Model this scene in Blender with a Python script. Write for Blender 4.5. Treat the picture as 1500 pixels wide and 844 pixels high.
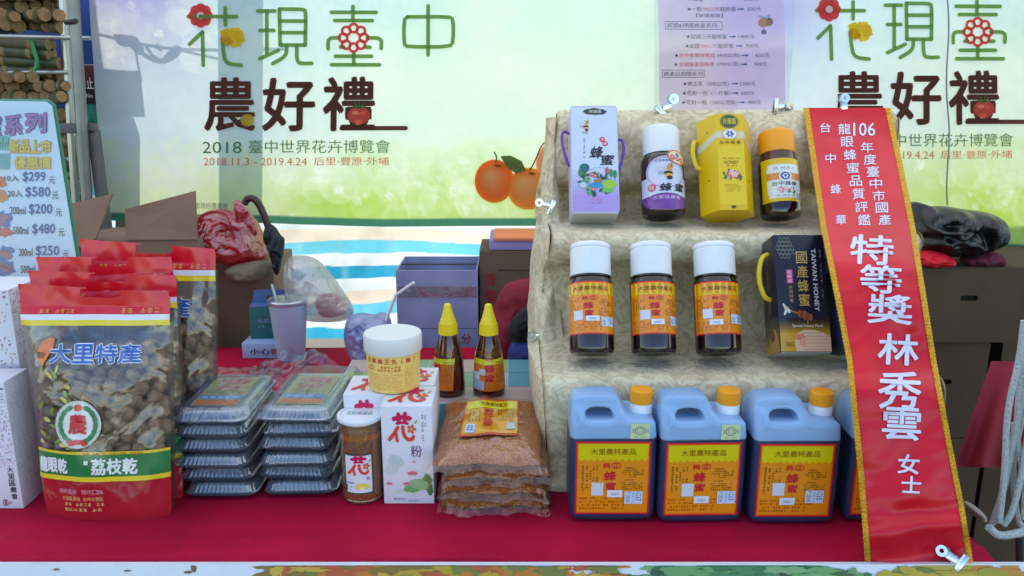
import bpy, bmesh, math, random
from mathutils import Vector, Matrix, noise
from mathutils.geometry import tessellate_polygon
R = math.radians
C = bpy.context.scene.collection
for _o in list(bpy.data.objects): bpy.data.objects.remove(_o)

# ---------------------------------------------------------------- camera
CZ, PITCH, FPX = 1.37, R(14.0), 1177.0
cam_data = bpy.data.cameras.new('camera')
cam_data.sensor_width = 36.0
cam_data.lens = 36.0 * FPX / 1500.0
cam_data.clip_start, cam_data.clip_end = 0.02, 500.0
cam = bpy.data.objects.new('camera', cam_data); C.objects.link(cam)
cam.location = (0, 0, CZ); cam.rotation_euler = (R(90) - PITCH, 0, 0)
bpy.context.scene.camera = cam

# ---------------------------------------------------------------- world, sun, exposure
SUN_EL, SUN_AZ = R(48), R(-14)        # behind the banner, a little to the left
w = bpy.data.worlds.new('World'); bpy.context.scene.world = w; w.use_nodes = True
nt = w.node_tree
sky = nt.nodes.new('ShaderNodeTexSky'); sky.sky_type = 'NISHITA'; sky.sun_disc = False
sky.sun_elevation = SUN_EL; sky.sun_rotation = SUN_AZ; sky.air_density = 1.0; sky.dust_density = 0.4; sky.ozone_density = 1.6
nt.links.new(sky.outputs[0], nt.nodes['Background'].inputs[0])
nt.nodes['Background'].inputs[1].default_value = 0.145
SUNV = Vector((math.sin(SUN_AZ) * math.cos(SUN_EL), math.cos(SUN_AZ) * math.cos(SUN_EL), math.sin(SUN_EL)))
sd = bpy.data.lights.new('sun', 'SUN'); sd.energy = 3.6; sd.angle = R(0.5); sd.color = (1.0, 0.95, 0.87)
sun = bpy.data.objects.new('sun', sd); C.objects.link(sun)
sun.rotation_euler = (-SUNV).to_track_quat('-Z', 'Y').to_euler(); sun.location = (0, 6, 6)
vs = bpy.context.scene.view_settings
vs.view_transform = 'Standard'; vs.look = 'None'; vs.exposure = 1.38; vs.gamma = 1.0; vs.use_curve_mapping = False
cy = bpy.context.scene.cycles
cy.max_bounces = 10; cy.transparent_max_bounces = 24; cy.diffuse_bounces = 4; cy.glossy_bounces = 4
cy.transmission_bounces = 8; cy.caustics_reflective = False; cy.caustics_refractive = False
rnd = random.Random(7)

# ---------------------------------------------------------------- photo pixel -> point on a real plane
def ray(px, py):
    x = (px - 750.0) / FPX; y = (py - 422.0) / FPX
    return Vector((x, math.cos(PITCH) - y * math.sin(PITCH), -math.sin(PITCH) - y * math.cos(PITCH)))
def atY(px, py, Y):
    d = ray(px, py); t = Y / d.y
    return Vector((d.x * t, Y, CZ + d.z * t))
def atZ(px, py, z):
    d = ray(px, py); t = (z - CZ) / d.z
    return Vector((d.x * t, d.y * t, z))
class Plane:
    """a plane through (Y0, z0) that leans back by `lean` degrees and turns by `yaw`"""
    def __init__(s, Y0, z0=0.75, lean=0.0, x0=0.0, yaw=0.0):
        L = R(lean); s.o = Vector((x0, Y0, z0)); rot = Matrix.Rotation(R(yaw), 3, 'Z')
        s.up = rot @ Vector((0, math.sin(L), math.cos(L))); s.n = rot @ Vector((0, -math.cos(L), math.sin(L)))
    def px(s, x, y, d=0.0):
        r = ray(x, y); o = Vector((0, 0, CZ))
        t = (s.o - o).dot(s.n) / r.dot(s.n)
        return o + r * t + s.n * d

# ---------------------------------------------------------------- colour and materials
def lin(c):
    def f(v):
        v = v / 255.0
        return v / 12.92 if v <= 0.04045 else ((v + 0.055) / 1.055) ** 2.4
    return (f(c[0]), f(c[1]), f(c[2]), 1.0)
MATS = {}
def nodes_of(name):
    m = bpy.data.materials.new(name); m.use_nodes = True
    n = m.node_tree.nodes; return m, n, m.node_tree.links, n['Principled BSDF']
def pm(name, col, rough=0.5, metal=0.0, var=0.0, vs=12.0, col2=None, bump=0.0, bs=60.0, spec=0.5, coat=0.0,
       trans=0.0, sss=0.0, sheen=0.0, stretch=(1, 1, 1), detail=4.0, dist=0.0, rvar=0.0):
    """Principled with noise in colour, roughness and relief, in object coordinates"""
    if name in MATS: return MATS[name]
    m, n, l, b = nodes_of(name)
    c = lin(col)
    b.inputs['Roughness'].default_value = rough; b.inputs['Metallic'].default_value = metal
    b.inputs['Specular IOR Level'].default_value = spec; b.inputs['Coat Weight'].default_value = coat
    b.inputs['Coat Roughness'].default_value = 0.08
    b.inputs['Transmission Weight'].default_value = trans
    b.inputs['Base Color'].default_value = c
    if sss: b.inputs['Subsurface Weight'].default_value = sss; b.inputs['Subsurface Radius'].default_value = (.01, .01, .01)
    if sheen: b.inputs['Sheen Weight'].default_value = sheen
    tc = n.new('ShaderNodeTexCoord'); mp = n.new('ShaderNodeMapping'); mp.inputs['Scale'].default_value = stretch
    l.new(tc.outputs['Object'], mp.inputs[0])
    if var or col2 or rvar:
        nz = n.new('ShaderNodeTexNoise'); nz.inputs['Scale'].default_value = vs; nz.inputs['Detail'].default_value = detail
        nz.inputs['Distortion'].default_value = dist
        l.new(mp.outputs[0], nz.inputs[0])
        if var or col2:
            rp = n.new('ShaderNodeValToRGB')
            if col2: a, d = c, lin(col2)
            else:
                a = tuple(min(1, v * (1 + var)) for v in c[:3]) + (1,); d = tuple(v * (1 - var) for v in c[:3]) + (1,)
            rp.color_ramp.elements[0].position = 0.32; rp.color_ramp.elements[1].position = 0.68
            rp.color_ramp.elements[0].color = a; rp.color_ramp.elements[1].color = d
            l.new(nz.outputs[0], rp.inputs[0]); l.new(rp.outputs[0], b.inputs['Base Color'])
        if rvar:
            mr = n.new('ShaderNodeMapRange'); mr.inputs[3].default_value = max(0, rough - rvar); mr.inputs[4].default_value = min(1, rough + rvar)
            l.new(nz.outputs[0], mr.inputs[0]); l.new(mr.outputs[0], b.inputs['Roughness'])
    if bump:
        nb = n.new('ShaderNodeTexNoise'); nb.inputs['Scale'].default_value = bs; nb.inputs['Detail'].default_value = 5
        bp = n.new('ShaderNodeBump'); bp.inputs['Strength'].default_value = min(1, bump); bp.inputs['Distance'].default_value = 0.004
        l.new(mp.outputs[0], nb.inputs[0]); l.new(nb.outputs[0], bp.inputs['Height']); l.new(bp.outputs[0], b.inputs['Normal'])
    MATS[name] = m; return m
def ink_mat(name, rough=0.45, spec=0.4, coat=0.0, sheet=0.0, bump=0.0, bs=40.0, metal=0.0, front=1.0):
    """printed ink: colour comes from the printed shape; `sheet` lets light through like thin cloth or paper"""
    if name in MATS: return MATS[name]
    m, n, l, b = nodes_of(name)
    a = n.new('ShaderNodeAttribute'); a.attribute_name = 'Col'
    tc = n.new('ShaderNodeTexCoord')
    nz = n.new('ShaderNodeTexNoise'); nz.inputs['Scale'].default_value = 35; l.new(tc.outputs['Object'], nz.inputs[0])
    mx = n.new('ShaderNodeMix'); mx.data_type = 'RGBA'; mx.blend_type = 'MULTIPLY'; mx.inputs[0].default_value = 0.14
    l.new(a.outputs['Color'], mx.inputs[6]); l.new(nz.outputs[0], mx.inputs[7])
    fm = n.new('ShaderNodeMix'); fm.data_type = 'RGBA'; fm.blend_type = 'MULTIPLY'; fm.inputs[0].default_value = 1.0; fm.inputs[7].default_value = (front, front, front, 1)
    l.new(mx.outputs[2], fm.inputs[6]); l.new(fm.outputs[2], b.inputs['Base Color'])
    b.inputs['Roughness'].default_value = rough; b.inputs['Specular IOR Level'].default_value = spec
    b.inputs['Coat Weight'].default_value = coat; b.inputs['Metallic'].default_value = metal
    if bump:
        nb = n.new('ShaderNodeTexNoise'); nb.inputs['Scale'].default_value = bs
        bp = n.new('ShaderNodeBump'); bp.inputs['Strength'].default_value = bump; bp.inputs['Distance'].default_value = 0.004
        l.new(tc.outputs['Object'], nb.inputs[0]); l.new(nb.outputs[0], bp.inputs['Height']); l.new(bp.outputs[0], b.inputs['Normal'])
    if sheet:
        tr = n.new('ShaderNodeBsdfTranslucent'); ms = n.new('ShaderNodeMixShader'); ms.inputs[0].default_value = sheet
        l.new(mx.outputs[2], tr.inputs[0]); l.new(b.outputs[0], ms.inputs[1]); l.new(tr.outputs[0], ms.inputs[2])
        l.new(ms.outputs[0], n['Material Output'].inputs[0])
    MATS[name] = m; return m
def film_mat(name, tint=(235, 240, 245), haze=0.05, gloss=0.16, rough=0.12, bump=0.6, bs=25.0, stretch=(1, 1, 1), hazecol=(200, 205, 210)):
    """thin clear plastic: mostly see-through, a share of sharp reflection and a little haze"""
    if name in MATS: return MATS[name]
    m, n, l, b = nodes_of(name); n.remove(b)
    tc = n.new('ShaderNodeTexCoord'); mp = n.new('ShaderNodeMapping'); mp.inputs['Scale'].default_value = stretch
    nz = n.new('ShaderNodeTexNoise'); nz.inputs['Scale'].default_value = bs; nz.inputs['Detail'].default_value = 3; nz.inputs['Distortion'].default_value = 0.8
    bp = n.new('ShaderNodeBump'); bp.inputs['Strength'].default_value = bump; bp.inputs['Distance'].default_value = 0.01
    l.new(tc.outputs['Object'], mp.inputs[0]); l.new(mp.outputs[0], nz.inputs[0]); l.new(nz.outputs[0], bp.inputs['Height'])
    t = n.new('ShaderNodeBsdfTransparent'); t.inputs[0].default_value = lin(tint)
    g = n.new('ShaderNodeBsdfGlossy'); g.inputs['Roughness'].default_value = rough; g.inputs[0].default_value = (1, 1, 1, 1)
    d = n.new('ShaderNodeBsdfDiffuse'); d.inputs[0].default_value = lin(hazecol)
    tl = n.new('ShaderNodeBsdfTranslucent'); tl.inputs[0].default_value = lin(hazecol)
    l.new(bp.outputs[0], g.inputs['Normal']); l.new(bp.outputs[0], d.inputs['Normal'])
    hz = n.new('ShaderNodeMixShader'); hz.inputs[0].default_value = 0.5; l.new(d.outputs[0], hz.inputs[1]); l.new(tl.outputs[0], hz.inputs[2])
    m1 = n.new('ShaderNodeMixShader'); m1.inputs[0].default_value = haze; l.new(t.outputs[0], m1.inputs[1]); l.new(hz.outputs[0], m1.inputs[2])
    fr = n.new('ShaderNodeLayerWeight'); fr.inputs[0].default_value = 0.35; l.new(bp.outputs[0], fr.inputs['Normal'])
    ma = n.new('ShaderNodeMapRange'); ma.inputs[3].default_value = gloss; ma.inputs[4].default_value = min(1, gloss * 3.5)
    l.new(fr.outputs['Facing'], ma.inputs[0])
    m2 = n.new('ShaderNodeMixShader'); l.new(ma.outputs[0], m2.inputs[0]); l.new(m1.outputs[0], m2.inputs[1]); l.new(g.outputs[0], m2.inputs[2])
    l.new(m2.outputs[0], n['Material Output'].inputs[0])
    MATS[name] = m; return m
INK = ink_mat('printed_ink'); INKG = ink_mat('glossy_printed_ink', 0.22, 0.5, 0.3)
INKS = ink_mat('sheet_ink', 0.6, 0.2, 0, 0.8)
INKF = ink_mat('foil_ink', 0.28, 0.6, 0.4, 0.0, 0.35, 18)

# ---------------------------------------------------------------- mesh builder
def chaikin(p, n=2, closed=False):
    p = [Vector(q) for q in p]
    for _ in range(n):
        q = []
        m = len(p) if closed else len(p) - 1
        if not closed: q.append(p[0])
        for i in range(m):
            a, b = p[i], p[(i + 1) % len(p)]
            q += [a * .75 + b * .25, a * .25 + b * .75]
        if not closed: q.append(p[-1])
        p = q
    return p
class MB:
    def __init__(s): s.v = []; s.f = []; s.m = []; s.c = []
    def add(s, vs, fs, mi=0, col=None, M=None):
        k = len(s.v)
        s.v += [tuple(M @ Vector(a)) if M else tuple(a) for a in vs]
        for f in fs:
            s.f.append(tuple(i + k for i in f)); s.m.append(mi); s.c.append(col)
        return s
    def grid(s, fn, nu, nv, mi=0, col=None, cu=False, colf=None, colv=None):
        cv = [[lin(colv(i / nu, j / nv)) for i in range(nu + 1)] for j in range(nv + 1)] if colv else None
        k = len(s.v); nn = nu if cu else nu + 1
        for j in range(nv + 1):
            for i in range(nn): s.v.append(tuple(fn(i / nu, j / nv)))
        for j in range(nv):
            for i in range(nu):
                a = j * nn + i; b = j * nn + (i + 1) % nn
                s.f.append((k + a, k + b, k + b + nn, k + a + nn)); s.m.append(mi)
                s.c.append([cv[j][i], cv[j][i + 1], cv[j + 1][i + 1], cv[j + 1][i]] if cv else colf((i + .5) / nu, (j + .5) / nv) if colf else col)
        return s
    def box(s, c, d, mi=0, bev=0.0, seg=2, M=None, taper=1.0):
        bm = bmesh.new(); bmesh.ops.create_cube(bm, size=1)
        for v in bm.verts:
            t = taper if v.co.z > 0 else 1
            v.co = Vector((v.co.x * d[0] * t, v.co.y * d[1] * t, v.co.z * d[2]))
        if bev: bmesh.ops.bevel(bm, geom=bm.edges[:], offset=bev, segments=seg, affect='EDGES', profile=0.5)
        bm.verts.ensure_lookup_table()
        T = Matrix.Translation(Vector(c))
        s.add([T @ v.co for v in bm.verts], [[v.index for v in f.verts] for f in bm.faces], mi, None, M); bm.free(); return s
    def lathe(s, prof, n=32, mi=0, c=(0, 0, 0), M=None, cap0=True, cap1=True, sx=1, sy=1, mis=None):
        vs = []; fs = []; ms = []
        for (r, z) in prof:
            for i in range(n):
                a = 2 * math.pi * i / n; vs.append(Vector((c[0] + r * math.cos(a) * sx, c[1] + r * math.sin(a) * sy, c[2] + z)))
        for j in range(len(prof) - 1):
            for i in range(n):
                fs.append((j * n + i, j * n + (i + 1) % n, (j + 1) * n + (i + 1) % n, (j + 1) * n + i)); ms.append(mis[j] if mis else mi)
        if cap0 and prof[0][0] > 1e-5: fs.append(tuple(range(n - 1, -1, -1))); ms.append(mis[0] if mis else mi)
        if cap1 and prof[-1][0] > 1e-5: fs.append(tuple((len(prof) - 1) * n + i for i in range(n))); ms.append(mis[-1] if mis else mi)
        k = len(s.v); s.v += [tuple(M @ a) if M else tuple(a) for a in vs]
        for f, q in zip(fs, ms): s.f.append(tuple(i + k for i in f)); s.m.append(q); s.c.append(None)
        return s
    def tube(s, pts, r, n=8, mi=0, closed=False, flat=1.0):
        pts = [Vector(p) for p in pts]; rs = r if isinstance(r, (list, tuple)) else [r] * len(pts)
        k = len(s.v); m = len(pts); prev = None
        for i, p in enumerate(pts):
            a = pts[(i - 1) % m] if (closed or i > 0) else p; b = pts[(i + 1) % m] if (closed or i < m - 1) else p
            t = (b - a).normalized() if (b - a).length > 1e-9 else Vector((0, 0, 1))
            if prev is None:
                prev = t.orthogonal().normalized()
            u = prev - t * prev.dot(t)
            u = u.normalized() if u.length > 1e-6 else t.orthogonal().normalized()
            prev = u; vv = t.cross(u)
            for j in range(n):
                an = 2 * math.pi * j / n; s.v.append(tuple(p + (u * math.cos(an) + vv * math.sin(an) * flat) * rs[i]))
        for i in range(m if closed else m - 1):
            for j in range(n):
                a = k + i * n + j; b = k + i * n + (j + 1) % n; i2 = (i + 1) % m
                c2 = k + i2 * n + (j + 1) % n; d = k + i2 * n + j
                s.f.append((a, b, c2, d)); s.m.append(mi); s.c.append(None)
        if not closed:
            s.f.append(tuple(k + j for j in range(n - 1, -1, -1))); s.m.append(mi); s.c.append(None)
            s.f.append(tuple(k + (m - 1) * n + j for j in range(n))); s.m.append(mi); s.c.append(None)
        return s
    def pillow(s, outl, nrm, depth, rings=8, mi=0, nz=0.0, ns=12.0, pw=0.5, back=1.0, seed=0.0, ridge=0.0, rs=14.0):
        """a closed star-shaped outline blown up on both sides (bags, cloth bundles)"""
        outl = [Vector(p) for p in outl]; nrm = Vector(nrm).normalized(); c = sum(outl, Vector()) / len(outl); n = len(outl)
        for sg in (1, -1):
            k = len(s.v); dep = depth if sg > 0 else depth * back
            for j in range(rings + 1):
                t = math.sin(j / rings * math.pi / 2) if j < rings else 1.0
                for p in outl:
                    q = c + (p - c) * t
                    hgt = dep * max(0, 1 - t * t) ** pw
                    w_ = noise.noise(q * ns + Vector((seed, sg * 3, 0))) * nz * (0.25 + 0.75 * (1 - t ** 6)) + noise.noise(q * ns * 2.7 + Vector((seed, 9, 0))) * nz * 0.4 * (1 - t ** 6)
                    if ridge:
                        f_ = 1 - t ** 8; qq = Vector((q.x * rs, q.z * rs, sg * 4 + seed)) + noise.noise_vector(q * rs * .5) * 1.1
                        w_ += ridge * f_ * ((1 - 2.2 * abs(noise.noise(qq))) + .5 * (1 - 2.2 * abs(noise.noise(qq * 2.3 + Vector((7, 1, 3))))) - .5)
                    q = q + nrm * sg * (hgt + w_)
                    s.v.append(tuple(q))
            for j in range(rings):
                for i in range(n):
                    a = k + j * n + i; b = k + j * n + (i + 1) % n
                    f = (a, b, b + n, a + n) if sg > 0 else (b, a, a + n, b + n)
                    s.f.append(f); s.m.append(mi); s.c.append(None)
        return s
    def obj(s, name, mats, parent=None, loc=(0, 0, 0), rot=(0, 0, 0), sharp=38, smooth=True, sub=0, weld=False):
        if not isinstance(mats, (list, tuple)): mats = [mats]
        if parent is not None and parent.get('_w'):      # geometry given in world space
            o_ = parent.location; vs_ = [(a[0] - o_[0], a[1] - o_[1], a[2] - o_[2]) for a in s.v]
        else: vs_ = s.v
        me = bpy.data.meshes.new(name); me.from_pydata(vs_, [], s.f)
        for m_ in mats: me.materials.append(m_)
        me.polygons.foreach_set('material_index', s.m)
        if any(c is not None for c in s.c):
            at = me.color_attributes.new('Col', 'FLOAT_COLOR', 'CORNER'); buf = []
            for p, c in zip(me.polygons, s.c):
                if isinstance(c, list): buf += [x for q in c for x in q]
                else: buf += list(lin(c) if c is not None else (1, 1, 1, 1)) * p.loop_total
            at.data.foreach_set('color', buf)
        me.validate(); me.update()
        if weld:
            bm = bmesh.new(); bm.from_mesh(me); bmesh.ops.remove_doubles(bm, verts=bm.verts, dist=1e-5); bm.to_mesh(me); bm.free()
        if smooth:
            me.polygons.foreach_set('use_smooth', [True] * len(me.polygons))
            try: me.set_sharp_from_angle(angle=R(sharp))
            except Exception: pass
        o = bpy.data.objects.new(name, me); C.objects.link(o)
        o.location = loc; o.rotation_euler = rot
        if parent is not None: o.parent = parent
        if sub:
            md = o.modifiers.new('sub', 'SUBSURF'); md.levels = sub; md.render_levels = sub
        return o

# ---------------------------------------------------------------- scene graph helpers
def thing(name, label, cat, loc=(0, 0, 0), rot=(0, 0, 0), group=None, world=False):
    o = bpy.data.objects.new(name, None); C.objects.link(o); o.empty_display_size = 0.02
    o.location = loc; o.rotation_euler = rot; o['label'] = label; o['category'] = cat
    if group: o['group'] = group
    if world: o['_w'] = 1
    return o
def tag(o, label, cat, group=None):
    o['label'] = label; o['category'] = cat
    if group: o['group'] = group
    return o
def struct(o, kind='structure'): o['kind'] = kind; return o
def kids(o): return [c for c in bpy.data.objects if c.parent == o]
def dup(root, loc=None, rot=None, label=None, group=None):
    def rec(o, p):
        c = o.copy(); C.objects.link(c)
        if p is not None: c.parent = p
        for ch in kids(o): rec(ch, c)
        return c
    r = rec(root, None)
    if loc is not None: r.location = loc
    if rot is not None: r.rotation_euler = rot
    if label: r['label'] = label
    if group: r['group'] = group
    return r

# ---------------------------------------------------------------- plates with holes and lettering through curves
def _curve_mesh(cu):
    o = bpy.data.objects.new('tmp', cu); C.objects.link(o)
    dg = bpy.context.evaluated_depsgraph_get(); dg.update()
    me = o.evaluated_get(dg).to_mesh()
    v = [tuple(a.co) for a in me.vertices]; f = [tuple(p.vertices) for p in me.polygons]
    o.evaluated_get(dg).to_mesh_clear(); bpy.data.objects.remove(o); bpy.data.curves.remove(cu)
    return v, f
def plate(outlines, half, bevel=0.0, res=2):
    """outlines (first = outside, others = holes) in x,y; thickness 2*(half+bevel) along z"""
    cu = bpy.data.curves.new('tmp', 'CURVE'); cu.dimensions = '2D'; cu.fill_mode = 'BOTH'; cu.extrude = half
    cu.bevel_depth = bevel; cu.bevel_resolution = res
    if bevel: cu.offset = -bevel
    for ol in outlines:
        sp = cu.splines.new('POLY'); sp.points.add(len(ol) - 1); sp.use_cyclic_u = True
        for i, p in enumerate(ol): sp.points[i].co = (p[0], p[1], 0, 1)
    return _curve_mesh(cu)
_TC = {}
def glyphs(s, bold=0.0):
    key = (s, bold)
    if key not in _TC:
        cu = bpy.data.curves.new('tmp', 'FONT'); cu.body = s; cu.size = 1; cu.resolution_u = 2; cu.offset = bold
        _TC[key] = _curve_mesh(cu)
    return _TC[key]
def rrect(x0, y0, x1, y1, r, n=4):
    p = []
    for cx, cy, a0 in ((x1 - r, y1 - r, 0), (x0 + r, y1 - r, 90), (x0 + r, y0 + r, 180), (x1 - r, y0 + r, 270)):
        for i in range(n + 1):
            a = R(a0 + 90 * i / n); p.append((cx + r * math.cos(a), cy + r * math.sin(a)))
    return p

class Ink:
    """flat print: shapes in print coordinates (x right, y DOWN), mapped on a surface by build()"""
    def __init__(s, dz=6e-5, seg=1e9): s.v = []; s.f = []; s.c = []; s.k = 0; s.dz = dz; s.seg = seg
    def _z(s, lay): s.k += 1; return lay * s.dz * 3 + (s.k % 24) * s.dz * 0.1
    def tri(s, pts, faces, col, lay=1):
        z = s._z(lay); k = len(s.v); s.v += [(p[0], p[1], z) for p in pts]
        for f in faces: s.f.append(tuple(i + k for i in f)); s.c.append(col)
    def rect(s, x0, y0, x1, y1, col, lay=0):
        nx = max(1, int(abs(x1 - x0) / s.seg + .99)); ny = max(1, int(abs(y1 - y0) / s.seg + .99))
        P = [(x0 + (x1 - x0) * i / nx, y0 + (y1 - y0) * j / ny) for j in range(ny + 1) for i in range(nx + 1)]
        s.tri(P, [(j * (nx + 1) + i, j * (nx + 1) + i + 1, (j + 1) * (nx + 1) + i + 1, (j + 1) * (nx + 1) + i) for j in range(ny) for i in range(nx)], col, lay)
    def frame(s, x0, y0, x1, y1, t, col, lay=1):
        s.rect(x0, y0, x1, y0 + t, col, lay); s.rect(x0, y1 - t, x1, y1, col, lay)
        s.rect(x0, y0 + t, x0 + t, y1 - t, col, lay); s.rect(x1 - t, y0 + t, x1, y1 - t, col, lay)
    def poly(s, pts, col, lay=1):
        t = tessellate_polygon([[Vector((p[0], p[1], 0)) for p in pts]])
        s.tri(pts, t, col, lay)
    def ell(s, cx, cy, rx, ry, col, lay=1, n=20, rings=1, rot=0):
        P = [(cx, cy)]; F = []; ca, sa = math.cos(R(rot)), math.sin(R(rot))
        for j in range(1, rings + 1):
            for i in range(n):
                a = 2 * math.pi * i / n; ex = rx * j / rings * math.cos(a); ey = ry * j / rings * math.sin(a)
                P.append((cx + ex * ca - ey * sa, cy + ex * sa + ey * ca))
        for i in range(n): F.append((0, 1 + i, 1 + (i + 1) % n))
        for j in range(1, rings):
            for i in range(n):
                a = 1 + (j - 1) * n + i; b = 1 + (j - 1) * n + (i + 1) % n; F.append((a, b, b + n, a + n))
        s.tri(P, F, col, lay)
    def ring(s, cx, cy, rx, ry, t, col, lay=1, n=28):
        P = []
        for q in (0, 1):
            for i in range(n):
                a = 2 * math.pi * i / n; P.append((cx + (rx - t * q) * math.cos(a), cy + (ry - t * q) * math.sin(a)))
        s.tri(P, [(i, (i + 1) % n, (i + 1) % n + n, i + n) for i in range(n)], col, lay)
    def stroke(s, pts, w, col, lay=1, smooth=2, cap=True):
        p = [Vector((a[0], a[1])) for a in pts]
        if smooth and len(p) > 2: p = chaikin(p, smooth)
        L, Rr = [], []
        for i, q in enumerate(p):
            a = p[max(0, i - 1)]; b = p[min(len(p) - 1, i + 1)]; t = (b - a).normalized(); n_ = Vector((-t.y, t.x)) * w / 2
            L.append(q + n_); Rr.append(q - n_)
        P = L + Rr; m = len(p); F = [(i, i + 1, m + i + 1, m + i) for i in range(m - 1)]
        if cap:
            for (q, a, b, sgn) in ((p[0], L[0], Rr[0], 1), (p[-1], L[-1], Rr[-1], -1)):
                k = len(P); P.append(q); d0 = a - q
                for i in range(7):
                    an = math.pi * i / 6 * sgn; P.append(q + Vector((d0.x * math.cos(an) - d0.y * math.sin(an), d0.x * math.sin(an) + d0.y * math.cos(an))))
                F += [(k, k + 1 + i, k + 2 + i) for i in range(6)]
        s.tri(P, F, col, lay)
    def text(s, t, x0, y0, x1, y1, col, bold=0.0, lay=2, vert=False, rot=0.0, slant=0.0, fat=0.0):
        """fit the string's own bounds to the box; vert stacks the characters; rot turns it about the box centre"""
        cx, cy = (x0 + x1) / 2, (y0 + y1) / 2; ca, sa = math.cos(R(rot)), math.sin(R(rot))
        fat = fat + bold * abs((y1 - y0) / (len(t) if vert else 1)) * 0.75; bold = 0.0
        def put(V, F, fx):
            for (ox, oy) in ([(0, 0)] if fat < 1e-6 else [(-fat, -fat * .5), (fat, fat * .5), (fat * .5, -fat), (-fat * .5, fat)]):
                P = []
                for a in V:
                    x, y = fx(a[0], a[1]); x += ox; y += oy
                    x += slant * (cy - y); dx, dy = x - cx, y - cy
                    P.append((cx + dx * ca - dy * sa, cy + dx * sa + dy * ca))
                s.tri(P, F, col, lay)
        if vert:
            n = len(t); ch = (y1 - y0) / n
            for i, c in enumerate(t):
                if c == ' ': continue
                V, F = glyphs(c, bold); yy = y0 + ch * i
                xs = [a[0] for a in V]; mx = (min(xs) + max(xs)) / 2
                put(V, F, lambda a, b: (cx + (a - mx) * (x1 - x0), yy + ch * (0.88 - b) * 0.96))
        else:
            V, F = glyphs(t, bold)
            if not V: return
            xs = [a[0] for a in V]; ys = [a[1] for a in V]; X0, X1, Y0, Y1 = min(xs), max(xs), min(ys), max(ys)
            kx = (x1 - x0) / max(1e-6, X1 - X0); ky = (y1 - y0) / max(1e-6, Y1 - Y0)
            put(V, F, lambda a, b: (x0 + (a - X0) * kx, y1 - (b - Y0) * ky))
    def fine(s, x0, y0, x1, y1, col, n=None, lay=2, vert=False, seed=1, dens=0.85):
        """print too small to read in the photograph: a run of tiny stroke marks"""
        r_ = random.Random(seed); Lg, H = (y1 - y0, x1 - x0) if vert else (x1 - x0, y1 - y0)
        n = n or max(2, int(Lg / H / 1.15)); cw = Lg / n
        P = []; F = []
        for i in range(n):
            if r_.random() > dens: continue
            for (a0, b0, a1, b1) in ((.1, .1, .8, .24), (.15, .42, .85, .56), (.05, .74, .8, .88), (.38, .05, .52, .95)):
                if r_.random() < 0.2: continue
                j = r_.uniform(-.08, .08)
                A0 = i * cw + (a0 + j) * cw; A1 = i * cw + (a1 + j) * cw; B0 = b0 * H; B1 = b1 * H
                k = len(P)
                if vert: P += [(x0 + B0, y0 + A0), (x0 + B1, y0 + A0), (x0 + B1, y0 + A1), (x0 + B0, y0 + A1)]
                else: P += [(x0 + A0, y0 + B0), (x0 + A1, y0 + B0), (x0 + A1, y0 + B1), (x0 + A0, y0 + B1)]
                F.append((k, k + 1, k + 2, k + 3))
        if P: s.tri(P, F, col, lay)
    def blob(s, cx, cy, rx, ry, col, lay=1, seed=0, rough=0.35, n=22):
        r_ = random.Random(seed); P = []
        ph = [r_.uniform(0, 6.28) for _ in range(3)]
        for i in range(n):
            a = 2 * math.pi * i / n; k = 1 + rough * (0.5 * math.sin(2 * a + ph[0]) + 0.35 * math.sin(5 * a + ph[1]) + 0.3 * math.sin(9 * a + ph[2]))
            P.append((cx + rx * k * math.cos(a), cy + ry * k * math.sin(a)))
        k = len(P); s.tri(P + [(cx, cy)], [(i, (i + 1) % n, k) for i in range(n)], col, lay)
    def flower(s, cx, cy, r, col, mid, lay=2, petals=5, rot=0):
        for i in range(petals):
            a = R(rot + 360 * i / petals); s.ell(cx + r * .58 * math.cos(a), cy + r * .58 * math.sin(a), r * .42, r * .42, col, lay, 12)
        s.ell(cx, cy, r * .5, r * .5, col, lay, 12)
        s.ell(cx, cy, r * .3, r * .3, mid, lay + 1, 12)
    def build(s, name, parent, mapf, mat=None, base=0.0004):
        mb = MB(); mb.v = [tuple(mapf(x, y, base + z)) for (x, y, z) in s.v]; mb.f = s.f; mb.m = [0] * len(s.f); mb.c = s.c
        return mb.obj(name, mat or INK, parent, smooth=False)
def affine(x0, y0, x1, y1, X0, Z0, X1, Z1):
    """print coords -> local (X, Z)"""
    return lambda x, y: (X0 + (x - x0) / (x1 - x0) * (X1 - X0), Z0 + (y - y0) / (y1 - y0) * (Z1 - Z0))
def flatmap(af, Y):                          # front face at local y = Y, facing -Y
    return lambda x, y, d: (af(x, y)[0], Y - d, af(x, y)[1])
def cylmap(af, r, cx=0.0, cyy=0.0, sgn=-1):
    def f(x, y, d):
        X, Z = af(x, y); rr = r(Z) if callable(r) else r; a = X / rr
        return (cx + (rr + d) * math.sin(a), cyy - (rr + d) * math.cos(a), Z)
    return f
# ================================================================ THE SETTING
M_red = pm('red_tablecloth', (176, 11, 52), 0.8, var=0.2, vs=5, bump=0.4, bs=380, spec=0.15)
def ground_fn(u, v): return (-60 + 120 * u, -30 + 120 * v, 0.0)
g = MB().grid(ground_fn, 60, 60).obj('ground', pm('trodden_ground', (120, 112, 84), 0.95, var=0.3, vs=2.5, col2=(92, 98, 58), bump=0.6, bs=14)); struct(g)
pv = MB(); pv.box((0, 1.2, 0.004), (7, 4.4, 0.008)); o = pv.obj('pavement', pm('grey_paving', (96, 92, 86), 0.9, var=0.25, vs=5, bump=0.5, bs=60)); struct(o)

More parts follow.
